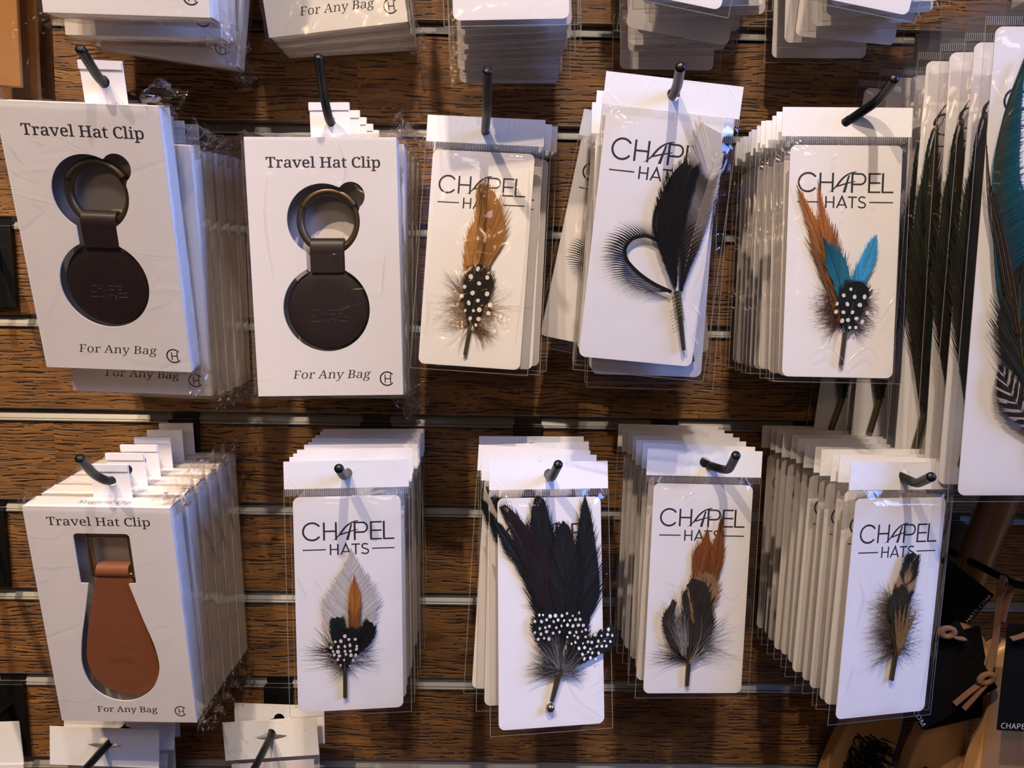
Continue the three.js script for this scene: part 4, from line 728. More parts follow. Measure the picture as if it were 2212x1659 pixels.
// cellophane wrap: slightly baggy shell with crumpled dog-ear corners
function wrapGeo(sd) {
  const g = new THREE.BoxGeometry(XW + 0.0022, XH + 0.0024, XD + 0.003, 16, 26, 3); g.translate(0, 0, -XD / 2 - 0.0003);
  const p = g.attributes.position, n = g.attributes.normal;
  for (let i = 0; i < p.count; i++) {
    const x = p.getX(i), y = p.getY(i), z = p.getZ(i), front = n.getZ(i) > 0.5, k = 0.0006 * (0.7 + nz(x * 60 + sd, y * 45, z * 60 + sd)) + 0.0005 * nz(x * 170 + sd, y * 120, sd);
    const q = 0.00045 + k * (front ? 0.7 : 1.3);
    p.setXYZ(i, x + n.getX(i) * q, y + n.getY(i) * q, z + n.getZ(i) * q);
  }
  g.computeVertexNormals(); const uv = g.attributes.uv; for (let i = 0; i < uv.count; i++) uv.setXY(i, p.getX(i) / 0.13 + sd, p.getY(i) / 0.13 + p.getZ(i) * 4 + sd * 0.3);
  const parts = [g.toNonIndexed()];
  for (const [cx, cy, s] of [[XW / 2, XH / 2, 1], [-XW / 2, XH / 2, 0.55], [XW / 2, -XH / 2, 0.9], [-XW / 2, -XH / 2, 0.45]]) {
    const e = new THREE.PlaneGeometry(0.023 * s, 0.017 * s, 9, 8), q = e.attributes.position, sx = Math.sign(cx), sy = Math.sign(cy);
    for (let i = 0; i < q.count; i++) {
      const x = q.getX(i), y = q.getY(i), w = 0.0085 * s;
      q.setXYZ(i, x * 0.75 + w * nz(x * 150 + sd, y * 130, cx * 50), y + w * 0.9 * nz(x * 120, y * 150 + sd, 7 + cy * 30), -0.007 + w * 2.2 * nz(x * 190 + 9, y * 150 + sd, 3));
    }
    e.rotateZ(-sx * sy * 0.7); e.translate(cx + sx * 0.0025 * s, cy + sy * 0.0050 * s, 0); e.computeVertexNormals();
    parts.push(e.toNonIndexed());
  }
  return mergeGeometries(parts);
}
const wraps = [1.3, 2.9, 4.4].map(wrapGeo); let wrapN = 0;
function clipBox(label, kind, group, full, tabX = 0.004) {
  const t = thing('hat_clip_box', label, 'boxed clip', group), sq = kind === 'square';
  part('front_panel', sq ? squarePanel : roundPanel, [sq ? M.boxSquare : M.boxRound, M.paper], t);
  part('tray', trayGeo, M.paper, t); part('top_flap', lidGeo, sq ? [M.paper, M.paper, M.lid, M.paper, M.paper, M.paper] : M.paper, t);
  part('hang_tab', tabGeo, M.tab, t).position.x = tabX; part('cellophane_wrap', wraps[wrapN++ % 3], M.wrap, t);
  if (full && !sq) {
    const ring = new THREE.TorusGeometry(0.0190, 0.0027, 14, 56); ring.scale(1, 1, 1.2); const c = BX(51.4, 53.5); ring.translate(c.x, c.y, -0.0066);
    const r2 = new THREE.TorusGeometry(0.0190, 0.0026, 12, 30, 2.1); r2.rotateZ(0.55); r2.translate(c.x + 0.0008, c.y + 0.0006, -0.0044);
    part('key_ring', mergeGeometries([ring, r2]), M.ring, t);
    // disc with a domed edge
    const dg = new THREE.LatheGeometry([[0, 0.0003], [0.018, 0.0002], [0.0243, -0.0002], [0.0262, -0.0012], [0.0270, -0.003], [0.0266, -0.0062], [0, -0.0062]].map(p => new THREE.Vector2(...p)), 64); dg.rotateX(Math.PI / 2);
    dg.scale(1.028, 1.028, 1); const dc = BX(49.5, 111.3); dg.translate(dc.x, dc.y, -0.0018); unitUV(dg, dc.x - 0.027, dc.y - 0.027, 0.054, 0.054);
    part('leather_disc', dg, M.darkDisc, t);
    const prof = new THREE.Shape(); // strap side view (z, y) looped over the ring
    prof.moveTo(-0.0012, 0); prof.lineTo(-0.0012, 0.012); prof.quadraticCurveTo(-0.0008, 0.0178, -0.0028, 0.0200); prof.quadraticCurveTo(-0.0068, 0.0232, -0.0096, 0.0205); prof.lineTo(-0.0100, 0); prof.quadraticCurveTo(-0.0068, 0.002, -0.0036, 0.0); prof.lineTo(-0.0012, 0);
    const sg = new THREE.ExtrudeGeometry(prof, { depth: 0.0212, bevelEnabled: true, bevelSize: 0.0005, bevelThickness: 0.0006, bevelSegments: 2, curveSegments: 10 }); sg.rotateY(-Math.PI / 2); const sc = BX(39.4, 86.4);
    // extrude ran along -x after the turn; mirror so that z points out of the box
    sg.translate(0.0212, 0, 0); sg.translate(sc.x, sc.y, 0); sg.scale(1, 1, 1);
    const pp = sg.attributes.position; for (let i = 0; i < pp.count; i++) pp.setZ(i, pp.getZ(i));
    part('leather_strap', sg, M.darkLeather, t);
    const tuck = new RoundedBoxGeometry(0.0196, 0.0062, 0.0052, 3, 0.0018); const tc = BX(49.6, 86.2); tuck.rotateX(-0.35); tuck.translate(tc.x, tc.y, -0.0042); part('strap_fold', tuck, M.darkLeather, t);
  }
  if (full && sq) {
    const fr = []; const bar = (a, b, r) => { const A = BX(...a), B = BX(...b), d = V(B.x - A.x, B.y - A.y, 0), g = new THREE.CylinderGeometry(r, r, d.length() + r, 12); g.applyQuaternion(new THREE.Quaternion().setFromUnitVectors(V(0, 1, 0), d.clone().normalize())); g.translate((A.x + B.x) / 2, (A.y + B.y) / 2, -0.0036); fr.push(g); };
    bar([38.6, 22.6], [66.2, 22.6], 0.0016); bar([66.2, 22.6], [66.2, 52], 0.0017); bar([66.2, 52], [38.6, 52], 0.0020); bar([38.6, 52], [38.6, 22.6], 0.0021);
    part('gold_frame', mergeGeometries(fr), M.gold, t);
    const roll = new THREE.CylinderGeometry(0.0058, 0.0058, 0.0222, 28); roll.rotateZ(Math.PI / 2); const rc = BX(52.2, 50); roll.translate(rc.x, rc.y, -0.0064); part('leather_roll', roll, M.tanPlain, t);
    const pts = spline([[41.4, 54], [38, 66], [33, 82], [27.4, 105], [25.6, 123], [32, 139], [47.5, 147.3], [63, 145.6], [72.4, 135], [74, 121], [71.4, 104], [67.4, 84], [64.8, 66], [63.4, 54]], 100);
    const s = new THREE.Shape(pts.map(p => BX(...p))), g = new THREE.ExtrudeGeometry(s, { depth: 0.0026, bevelEnabled: true, bevelSize: 0.0009, bevelThickness: 0.0009, bevelSegments: 3 }); g.translate(0, 0, -0.0052);
    const a = BX(24, 150), b = BX(76, 50); unitUV(g, a.x, a.y, b.x - a.x, b.y - a.y); part('leather_drop', g, M.tan, t);
  }
  return t;
}
function boxStack(front, list, label, group) {
  const kind = front.getObjectByName('gold_frame') ? 'square' : 'round'; let proto = null;
  list.forEach(([p, r], i) => { const lb = `${ORD[i + 1]} ${label}`, o = proto ? copyOf(proto, lb, group) : (proto = clipBox(lb, kind, group, false)); place(o, p, r); });
}
const B1 = clipBox('boxed dark leather key-ring clip leaning forward, beside the kraft strips', 'round', null, true, 0.011); place(B1, [-0.2597, -0.1678, 0.1151], [13.9, -0.5, -1.2]);
boxStack(B1, [[[-0.254, -0.186, 0.090], [11, -0.5, -1.6]], [[-0.2535, -0.187, 0.0735], [9, -0.6, -1.2]], [[-0.2525, -0.186, 0.0575], [7, -0.3, -0.6]], [[-0.2515, -0.185, 0.0415], [5, -0.4, 0.2]], [[-0.2505, -0.183, 0.0262], [2.5, -0.2, -0.4]]], 'boxed clip counted back from the forward-leaning key-ring clip box', 'key-ring clip boxes behind the leaning one');
const B2 = clipBox('boxed dark leather key-ring clip in creased cellophane beside the golden feather pack', 'round', null, true); place(B2, [-0.1193, -0.1806, 0.0982], [1.2, 1.8, 1.3]);
boxStack(B2, [0, 1, 2, 3].map(i => [[-0.1175 + 0.0006 * i, -0.1815 - 0.0008 * i, 0.0805 - 0.0175 * i], [1.0, 0.6 * (i % 2), 0.6 - 0.5 * i]]), 'boxed clip counted back from the key-ring box in creased cellophane', 'key-ring clip boxes behind the creased one');
creases(B2, [[[-0.035, 0.062, 0.0016], [-0.038, 0.035, 0.0016], [-0.034, -0.010, 0.0016]], [[0.020, 0.035, 0.0016], [0.0, 0.0, 0.0016], [-0.022, -0.030, 0.0016]], [[0.040, 0.012, 0.0016], [0.036, -0.020, 0.0016]], [[0.012, 0.080, 0.0016], [0.016, 0.066, 0.0016], [0.013, 0.056, 0.0016]], [[0.004, 0.044, 0.0016], [0.016, 0.024, 0.0016]]], 0.0005, 0.0007);
creases(B1, [[[-0.032, 0.066, 0.0016], [-0.024, 0.064, 0.0016]], [[-0.045, 0.060, 0.0016], [-0.040, 0.052, 0.0016]]], 0.0004, 0.0008);
const C1 = clipBox('boxed tan leather magnetic clip with drop-shaped window', 'square', null, true); place(C1, [-0.2671, -0.4227, 0.1085], [8.9, -0.8, 0.2]);
boxStack(C1, [0, 1, 2, 3, 4].map(i => [[-0.2655 + 0.0009 * i, -0.4195 + 0.0018 * i, 0.0915 - 0.0168 * i], [7.6 - 1.4 * i, -0.6, 0.2 + 0.2 * i]]), 'boxed magnetic clip counted back from the tan leather clip box', 'magnetic clip boxes behind the front one');
{ // unseen box stack above the tall peacock packs, placed to shade the wall there
  const N3 = clipBox('unseen boxed clip hanging above the tall peacock packs', 'round', null, false); place(N3, [0.425, 0.108, 0.140], [2, 0, 0]);
  boxStack(N3, [0, 1, 2, 3, 4, 5].map(i => [[0.425, 0.107, 0.122 - 0.018 * i], [2, 0, 0]]), 'unseen boxed clip counted back, above the tall peacock packs', 'unseen box stack above the tall peacock packs');
}
{ // the display goes on to the right of the picture: two more box stacks that keep the side light off the wall there
  const N1 = clipBox('unseen boxed clip right of the tall peacock packs', 'round', null, false); place(N1, [0.500, -0.1800, 0.140], [2, 0, 0]);
  boxStack(N1, [0, 1, 2, 3, 4, 5].map(i => [[0.500, -0.181, 0.122 - 0.018 * i], [2, 0, 0]]), 'unseen boxed clip counted back, right of the tall peacock packs', 'unseen box stack right of the tall peacock packs');
  const N2 = clipBox('unseen boxed magnetic clip right of the hat brushes', 'square', null, false); place(N2, [0.505, -0.4180, 0.140], [2, 0, 0]);
  boxStack(N2, [0, 1, 2, 3, 4, 5].map(i => [[0.505, -0.419, 0.122 - 0.018 * i], [2, 0, 0]]), 'unseen boxed magnetic clip counted back, right of the hat brushes', 'unseen box stack right of the hat brushes');
}
const hangBottom = (cx, yb, z, lean, yaw, roll) => [[cx + Math.sin(roll * D2R) * -XH / 2, yb + XH / 2 * Math.cos(lean * D2R) * Math.cos(roll * D2R), z + XH / 2 * Math.sin(lean * D2R)], [lean, yaw, roll]];
const A1 = clipBox('lower end of a clip box hanging above the forward-leaning key-ring clip box', 'round', null, false); place(A1, ...hangBottom(-0.2255, -0.0345, 0.135, 6, 0, -0.6));
boxStack(A1, [hangBottom(-0.2315, -0.0365, 0.102, 5, 0, 0), hangBottom(-0.2330, -0.0300, 0.084, 4, 0, -0.5), hangBottom(-0.2365, -0.0365, 0.060, 1, 0, -7)], 'clip box from the front, above the leaning key-ring clip box', 'upper clip boxes above the leaning one');
const A2 = clipBox('lower end of a clip box hanging askew above the creased key-ring clip box', 'round', null, false); place(A2, ...hangBottom(-0.1193, -0.0137, 0.050, 4, 0, 7.3));
boxStack(A2, [hangBottom(-0.1185, -0.0150, 0.0335, 3, 0, 6), hangBottom(-0.1185, -0.0165, 0.0175, 1, 0, 4.5)], 'clip box from the front of the askew stack above the creased box', 'upper clip boxes above the creased one');

// ------------------------------------------------------------------ hooks
const tabHole = (b, dx = 0.004) => { b.updateMatrixWorld(); return V(dx, XH / 2 + TABY - 0.0005, TABZ).applyMatrix4(b.matrixWorld).toArray(); };
const row1 = 1, row4 = 4, h1 = tabHole(B1, 0.011), h2 = tabHole(B2), h3 = tabHole(C1);
hook(row1, [[-0.2440, -0.0790, 0.004], [h1[0], h1[1], h1[2] + 0.004], [-0.2427, -0.0600, 0.156]], 'black display hook carrying the boxed clip that leans forward');
hook(row1, [[-0.1160, -0.0890, 0.004], [h2[0], h2[1], h2[2] + 0.003], [-0.1183, -0.0690, 0.102], [-0.1153, -0.0531, 0.126]], 'black display hook carrying the boxed clip in creased cellophane');
hook(row1, [[-0.0155, -0.0850, 0.004], [-0.0151, -0.0848, 0.073], [-0.0129, -0.0805, 0.118], [-0.0120, -0.0656, 0.150]], 'long black display hook carrying the golden hackle packs');
hook(row1, [[0.0975, -0.0800, 0.004], [0.0964, -0.0768, 0.1515], [0.0957, -0.0750, 0.1635], [0.0917, -0.0719, 0.1875]], 'black display hook carrying the curled black feather packs');
hook(row1, [[0.2150, -0.0850, 0.004], [0.2155, -0.0822, 0.112], [0.2290, -0.0715, 0.126], [0.2250, -0.0655, 0.150]], 'black display hook carrying the orange and blue feather packs');
hook(row4, [[-0.2584, -0.3150, 0.004], [h3[0], h3[1], h3[2] + 0.003], [-0.2674, -0.3165, 0.122], [-0.2624, -0.2999, 0.146]], 'black display hook with upturned tip carrying the tan leather clip boxes');
hook(row4, [[-0.1034, -0.3160, 0.004], [-0.1022, -0.3145, 0.121], [-0.1018, -0.3121, 0.133], [-0.0994, -0.3012, 0.157]], 'black display hook carrying the white and orange feather packs');
hook(row4, [[0.0209, -0.3150, 0.004], [0.0318, -0.3142, 0.117], [0.0325, -0.3124, 0.129], [0.0347, -0.2976, 0.153]], 'black display hook carrying the black feather spray packs');
hook(row4, [[0.1332, -0.3100, 0.004], [0.1405, -0.3085, 0.103], [0.1516, -0.3098, 0.115], [0.1487, -0.2933, 0.139]], 'black display hook carrying the rust and dark brown feather packs');
hook(row4, [[0.2504, -0.3095, 0.004], [0.2592, -0.3075, 0.134], [0.2617, -0.3085, 0.146], [0.2566, -0.2978, 0.170]], 'black display hook with bent tip carrying the pheasant feather packs');
hook(1, [[0.504, -0.0850, 0.004], [0.504, -0.0830, 0.150]], 'black display hook carrying the unseen boxed clips right of the tall peacock packs');
hook(4, [[0.509, -0.3230, 0.004], [0.509, -0.3210, 0.150]], 'black display hook carrying the unseen boxed clips right of the hat brushes');
hook(-3, [[0.429, 0.2040, 0.004], [0.429, 0.2060, 0.150]], 'black display hook carrying the unseen boxed clips above the tall peacock packs');
const ROW_UP = -2;
hook(ROW_UP, [[-0.2290, 0.1400, 0.004], [-0.2285, 0.1440, 0.150], [-0.2280, 0.1560, 0.172]], 'black display hook carrying the clip boxes above the leaning one');
hook(ROW_UP, [[-0.1300, 0.1400, 0.004], [-0.1300, 0.1500, 0.080], [-0.1300, 0.1640, 0.100]], 'black display hook carrying the askew clip boxes');
hook(ROW_UP, [[0.0010, 0.1290, 0.004], [0.0010, 0.1310, 0.140], [0.0010, 0.1420, 0.160]], 'black display hook carrying the packs above the golden hackle');
hook(ROW_UP, [[0.1180, 0.1400, 0.004], [0.1180, 0.1450, 0.140], [0.1180, 0.1560, 0.160]], 'black display hook carrying the packs above the black curl');
hook(ROW_UP, [[0.2320, 0.1400, 0.004], [0.2320, 0.1500, 0.135], [0.2320, 0.1600, 0.155]], 'black display hook carrying the packs above the orange and blue feathers');
// further brackets at the left edge
hook(5, [[-0.4200, -0.3960, 0.004], [-0.4200, -0.3940, 0.150], [-0.4200, -0.3840, 0.170]], 'black display hook with tall bracket left of the tan leather clip box');
hook(2, [[-0.3980, -0.1680, 0.004], [-0.3980, -0.1660, 0.060]], 'black display hook left of the leaning key-ring clip box');

// ------------------------------------------------------------------ long peacock packs on the right
const LW = 0.092, LH = 0.2755, LTOP = -0.0152, LBW = 0.104, LB = LTOP - LH - 0.004;
const longCard = cardGeo(LW, LH, LTOP, 0.0045), longHeader = headerGeo(LBW, HB, HT), longFilms = [3.7, 5.1].map(s => filmGeo(LBW, LB, HB, 0.008, s)), longSeal = sealGeo(LBW, LB, HB), longRidge = ridgeGeo(LBW - 0.001, HB, 0.0046, 84);
function longPack(label, group) {
  const t = thing('long_feather_pack', label, 'feather pack', group);
  part('header', longHeader, M.clearHeader, t); part('card', longCard, [M.bigCard, M.cardEdge], t).position.z = 0.0004; const film = part('bag_film', longFilms[filmN++ % 2], M.film, t); part('weld_seam', longSeal, M.seal, film); part('press_seal', longRidge, M.ridge, film); return t;
}
function addL(t, name, fb, mat = M.feather) { const g = fb.geo(-LW / 2, LTOP); g.translate(0, 0, 0.0009); return part(name, g, mat, t); }
const PEA = [0.006, 0.075, 0.070], PEA2 = [0.010, 0.045, 0.075];
const B6 = longPack('tall clear pack with teal peacock sword feather and striped plume');
{
  let f = new FB();
  vane(f, [[20, 170], [12, 140], [6, 105], [4, 75], [8, 45], [16, 18]], { wl: [2, 3, 2, 2, 1.5, 0.8, 0.4], wr: [22, 30, 24, 17, 15, 10, 2], n: 230, ang: 62, z: 2.4, w: 1.7, solid: 0.92, jit: 0.08, tip: 0.2, arch: 2.0, curl: -0.1, sw: 0.9, sc: [0.05, 0.07, 0.03], c: (q, s, d, r) => mix3(mix3(OLIVE, PEA, sm(0.15, 0.5, s)), PEA2, r * 0.6 + 0.3 * sm(0.6, 0.2, q)) });
  addL(B6, 'teal_sword_feather', f, M.gloss);
  f = new FB();
  vane(f, [[22, 28], [24, 14], [30, 8]], { wl: [0.6, 1.2, 0.3], wr: [0.6, 1.2, 0.3], n: 30, ang: 25, z: 3.6, c: () => [0.012, 0.05, 0.05], sc: [0.01, 0.04, 0.04], sw: 1.1 });
  vane(f, [[20, 34], [24, 20], [34, 14]], { wl: [0.6, 1, 0.3], wr: [0.6, 1, 0.3], n: 30, ang: 25, z: 3.4, c: () => [0.012, 0.05, 0.05], sc: [0.01, 0.04, 0.04], sw: 1.0 });
  for (let i = 0; i < 6; i++) vane(f, [[22 + i, 175], [10 + i * 1.2, 130], [0.5 + i * 0.8, 95], [-3 + i * 0.9, 62 + i * 6]], { wl: [0.4, 0.5, 0.2], wr: [0.4, 0.5, 0.2], n: 20, ang: 20, z: 4 + i * 0.12, c: () => [0.05, 0.03, 0.015], sc: i % 2 ? [0.16, 0.10, 0.05] : [0.03, 0.022, 0.015], sw: 0.75 });
  addL(B6, 'trailing_strands', f);
  f = new FB();
  vane(f, [[42, 232], [34, 205], [28, 180], [24, 145]], { wl: [6, 14, 14, 10, 4], wr: [6, 16, 18, 16, 6], n: 110, ang: 26, z: 3.6, w: 2, jit: 0.2, arch: 1.2, sc: [0.2, 0.14, 0.08], c: (q, s, d, r) => mix3([0.012, 0.014, 0.007], [0.05, 0.04, 0.02], r * r) });
  addL(B6, 'dark_herl', f);
  f = new FB();
  vane(f, [[46, 210], [42, 195], [38, 178]], { wl: [4, 9, 8, 2], wr: [4, 9, 8, 2], n: 50, ang: 40, z: 5.2, w: 2, c: (q, s, d, r) => mix3([0.008, 0.008, 0.06], [0.012, 0.02, 0.10], r) });
  addL(B6, 'blue_eye', f, M.gloss);
  f = new FB();
  vane(f, [[46, 236], [36, 226], [26, 214], [17, 196]], { wl: [3, 8, 9, 7, 2], wr: [3, 8, 9, 7, 2], n: 80, ang: 48, z: 4.6, w: 2, tip: 0.4, jit: 0.05, c: (q) => (q * 8 % 1) < 0.3 ? [0.42, 0.36, 0.28] : [0.02, 0.013, 0.009] });
  addL(B6, 'striped_feather', f);
  tube([-LW / 2 + 0.044, LTOP - 0.228, 0.004], [-LW / 2 + 0.050, LTOP - 0.258, 0.003], 0.0022, M.brass, 'stem', B6);
  place(B6, [0.2757 + LW / 2 + 0.002, -0.0215, 0.155], [0, 0, 0.9]);
}
{ // darker ones stacked behind it
  const R = longPack('tall clear pack with dark olive plume directly behind the teal peacock pack', 'tall packs behind the teal peacock pack');
  let f = new FB();
  const dk = (q, s, d, r) => mix3([0.010, 0.013, 0.007], [0.035, 0.03, 0.018], r * r);
  vane(f, [[18, 240], [14, 190], [10, 140], [6, 90], [8, 48]], { wl: [4, 15, 15, 10, 6, 2], wr: [4, 16, 17, 14, 9, 3], n: 170, ang: 22, z: 2.6, w: 2, jit: 0.18, arch: 1.2, sc: [0.08, 0.06, 0.03], c: dk });
  addL(R, 'dark_plume', f);
  f = new FB();
  vane(f, [[16, 200], [20, 170], [26, 146], [34, 128]], { wl: [3, 6, 6, 2], wr: [3, 9, 10, 3], n: 90, ang: 52, z: 5, w: 1.5, tip: 0.3, c: (q, s, d, r) => mix3([0.006, 0.03, 0.014], [0.012, 0.075, 0.045], r) });
  addL(R, 'green_herl', f, M.gloss);
  f = new FB();
  const loop = [[6, 110], [3, 80], [4, 52], [12, 30], [24, 22]]; vane(f, loop, { wl: [0.9, 1.2, 0.4], wr: [0.9, 1.2, 0.4], n: 70, ang: 25, z: 4.4, w: 2, c: () => [0.014, 0.02, 0.016], sc: [0.012, 0.02, 0.018], sw: 1.6 });
  for (let i = 0; i < 7; i++) vane(f, [[14 + i, 235], [4 + i * 1.5, 190], [-3 + i * 1.2, 150], [-6 + i * 2, 110 + i * 5]], { wl: [0.4, 0.6, 0.2], wr: [0.4, 0.6, 0.2], n: 24, ang: 20, z: 3.6 + i * 0.15, c: () => [0.02, 0.016, 0.01], sc: [0.03, 0.024, 0.016], sw: 0.7 });
  addL(R, 'trailing_strands', f);
  tube([-LW / 2 + 0.018, LTOP - 0.236, 0.003], [-LW / 2 + 0.013, LTOP - 0.262, 0.003], 0.0024, M.brass, 'stem', R);
  const spotsR = [[0.003, -0.012, 0.128, 0.6], [0.001, -0.0105, 0.106, 1.6], [-0.002, -0.011, 0.084, 0.2], [0.001, -0.012, 0.060, 2.2], [-0.003, -0.010, 0.036, -1.5]];
  spotsR.forEach(([dx, y, z, roll], i) => { const o = i ? copyOf(R, `${ORD[i]} tall dark olive plume pack counted back from the teal peacock pack`, R.userData.group) : R; place(o, [0.2757 + LW / 2 + 0.004 + dx, y - 0.010, z], [0, rr(-2, 2), roll]); });
  for (let i = 0; i < 5; i++) place(copyOf(R, `${ORD[i]} unseen tall plume pack from the hook tip, right of the teal peacock pack`, 'unseen tall packs right of the teal peacock pack'), [0.430, -0.0215, 0.130 - 0.024 * i], [0, 0, i % 2 ? 0.8 : -0.5]);  // out of view, placed to shade the lower right of the wall
  hook(0, [[0.4300, -0.0150, 0.004], [0.4300, -0.0210, 0.150], [0.4300, -0.0070, 0.175]], 'black display hook carrying the unseen tall packs right of the teal peacock pack');
  const low = copyOf(R, 'tall feather pack hanging lowest, its stem showing under the orange and blue feather packs', undefined); delete low.userData.group; place(low, [0.3160, -0.0250, 0.016], [0, 0, -4.5]);
  hook(0, [[0.3240, -0.0150, 0.004], [0.3235, -0.0200, 0.160], [0.3235, -0.0060, 0.185]], 'black display hook carrying the tall peacock packs');
}

// ------------------------------------------------------------------ small packs at the bottom left
function smallPack(name, label, w, h, cardMat) {
  const t = thing(name, label, 'small pack');
  const s = new THREE.Shape([[-w / 2, -0.018], [w / 2, -0.018], [w / 2, 0.013], [-w / 2, 0.013]].map(p => new THREE.Vector2(...p)));
  const hole = new THREE.Path(); hole.moveTo(-0.0135, -0.001); hole.quadraticCurveTo(-0.008, 0.0005, -0.0045, 0.0015); hole.absarc(0, 0.001, 0.0045, Math.PI, 0, true); hole.quadraticCurveTo(0.008, 0.0005, 0.0135, -0.001); hole.quadraticCurveTo(0, -0.0065, -0.0135, -0.001); s.holes.push(hole);
  const g = new THREE.ExtrudeGeometry(s, { depth: 0.0004, bevelEnabled: false, curveSegments: 16 }); unitUV(g, -w / 2, -0.018, w, w); part('header', g, M.header, t);
  const c = new THREE.BoxGeometry(w - 0.009, h, 0.0006); const m = part('card', c, cardMat, t); m.position.set(0, -0.0215 - h / 2, 0.0002);
  part('bag_film', filmGeo(w, -0.026 - h, -0.018, 0.003, w * 77), M.film, t);
  return t;
}
const D1 = smallPack('small_pack', 'small clear pack hanging below the tan leather clip box', 0.084, 0.09, M.paper); place(D1, [-0.3040, -0.5462, 0.062], [-3, 0, -1.5]);
{ const d = copyOf(D1, 'small clear pack tilted behind the one below the tan leather clip box', 'spare small packs below the tan clip box'); place(d, [-0.3000, -0.5425, 0.046], [-3, 6, -4]); const e = copyOf(D1, 'rearmost small clear pack below the tan leather clip box', 'spare small packs below the tan clip box'); place(e, [-0.3015, -0.5420, 0.032], [-3, 2, 1]); }
const D2 = smallPack('small_pack', 'small clear pack with printed stars on its card', 0.074, 0.09, M.starCard); place(D2, [-0.1790, -0.5442, 0.052], [-4, 0, 4.5]);
{ const d = copyOf(D2, 'small clear pack behind the pack with printed stars', 'spare packs behind the star pack'); place(d, [-0.1755, -0.5385, 0.040], [-4, -5, 1.5]); }
hook(7, [[-0.2960, -0.5480, 0.004], [-0.3030, -0.5480, 0.060], [-0.3050, -0.5480, 0.190]], 'straight black display hook through the small pack below the tan clip box');
hook(7, [[-0.1872, -0.5450, 0.004], [-0.1790, -0.5455, 0.052], [-0.1790, -0.5455, 0.190]], 'straight black display hook through the pack with printed stars');
hook(7, [[-0.4140, -0.5500, 0.004], [-0.4140, -0.5480, 0.150]], 'black display hook holding the blank white tag card');
{ const t = thing('tag_card', 'blank white tag card on the lowest hook beside the small clear pack', 'card'); const s = roundRect(0.044, 0.036, 0.001, 0, -0.012); const h = new THREE.Path(); h.absarc(-0.009, -0.003, 0.0036, 0, Math.PI * 2, true); s.holes.push(h);
  part('card', new THREE.ExtrudeGeometry(s, { depth: 0.0006, bevelEnabled: false }), M.tab, t); const st = part('fold_strip', new THREE.BoxGeometry(0.044, 0.006, 0.0005), M.header, t); st.position.set(0, -0.032, 0.0012); place(t, [-0.3990, -0.5440, 0.048], [-2, -2, 4]); }

// ------------------------------------------------------------------ kraft strips in film at the top left
for (const [i, x, z, r, yb] of [[0, -0.3145, 0.122, -1, -0.0735], [1, -0.3140, 0.098, -1, -0.0770], [2, -0.3180, 0.074, -1, -0.0800]]) {
  const t = thing('kraft_strip', ['wide kraft-brown strip in glossy film above the leaning key-ring clip box', 'narrow kraft-brown strip in film tucked behind the wide strip', 'rearmost kraft-brown strip in film beside the upper clip boxes'][i], 'packaged strip');
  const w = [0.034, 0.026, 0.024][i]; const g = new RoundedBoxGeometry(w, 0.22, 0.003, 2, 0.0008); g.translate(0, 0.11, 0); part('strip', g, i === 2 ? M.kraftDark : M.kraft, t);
  part('bag_film', (() => { const q = filmGeo(w + 0.010, -0.003, 0.225, 0.004, 8.1 + i); q.translate(0.001, 0, 0.0012); return q; })(), M.wrap, t);
  place(t, [x, yb, z], [0, 0, r]);
}

// ------------------------------------------------------------------ hat brushes with black tags, bottom right
function strip3(pts, w, th, mat, name, parent) {
  const c = new THREE.CatmullRomCurve3(pts.map(p => V(...p))); const s = roundRect(w, th, Math.min(w, th) * 0.3); const g = new THREE.ExtrudeGeometry(s, { steps: 40, bevelEnabled: false, extrudePath: c, curveSegments: 3 }); return part(name, g, mat, parent);
}
function hatBrush(label, p, r, tilt) {
  const t = thing('hat_brush', label, 'hat brush');
  // handle outline: rounded grip flowing into a wider bristle block (base at the cord hole)
  const o = spline([[0, -6], [-9, -2], [-12.5, 10], [-11, 40], [-13, 70], [-19, 100], [-21, 150], [-17, 185], [0, 193], [17, 185], [21, 150], [19, 100], [13, 70], [11, 40], [12.5, 10], [9, -2]], 120);
  const s = new THREE.Shape(o.map(q => new THREE.Vector2(q[0] / 1000, -q[1] / 1000))); const h = new THREE.Path(); h.absarc(0, -0.006, 0.003, 0, Math.PI * 2, true); s.holes.push(h);
  part('handle', new THREE.ExtrudeGeometry(s, { depth: 0.010, bevelEnabled: true, bevelSize: 0.003, bevelThickness: 0.003, bevelSegments: 4, curveSegments: 12 }), M.varnish, t);
  const bs = []; for (let i = 0; i < 420; i++) { const g = new THREE.CylinderGeometry(0.0002, 0.00075, rr(0.016, 0.024), 4); g.translate(0, 0.010, 0); g.rotateZ(rr(-0.5, 0.5)); g.rotateX(Math.PI / 2 + rr(-0.5, 0.5)); g.translate(rr(-0.014, 0.014), -rr(0.105, 0.178), 0.011); bs.push(g); }
  part('bristles', mergeGeometries(bs), M.bristle, t).userData.kind = 'stuff';
  place(t, p, r); return t;
}
hatBrush('varnished wooden hat brush with dark bristles under the pheasant feather pack', [0.3340, -0.4440, 0.030], [0, 0, -17]);
hatBrush('varnished wooden hat brush hanging between the black tags', [0.3560, -0.4500, 0.058], [0, 0, -8]);
hatBrush('varnished wooden hat brush with its rounded end showing above the large black tag', [0.3680, -0.4480, 0.086], [0, 0, 2]);
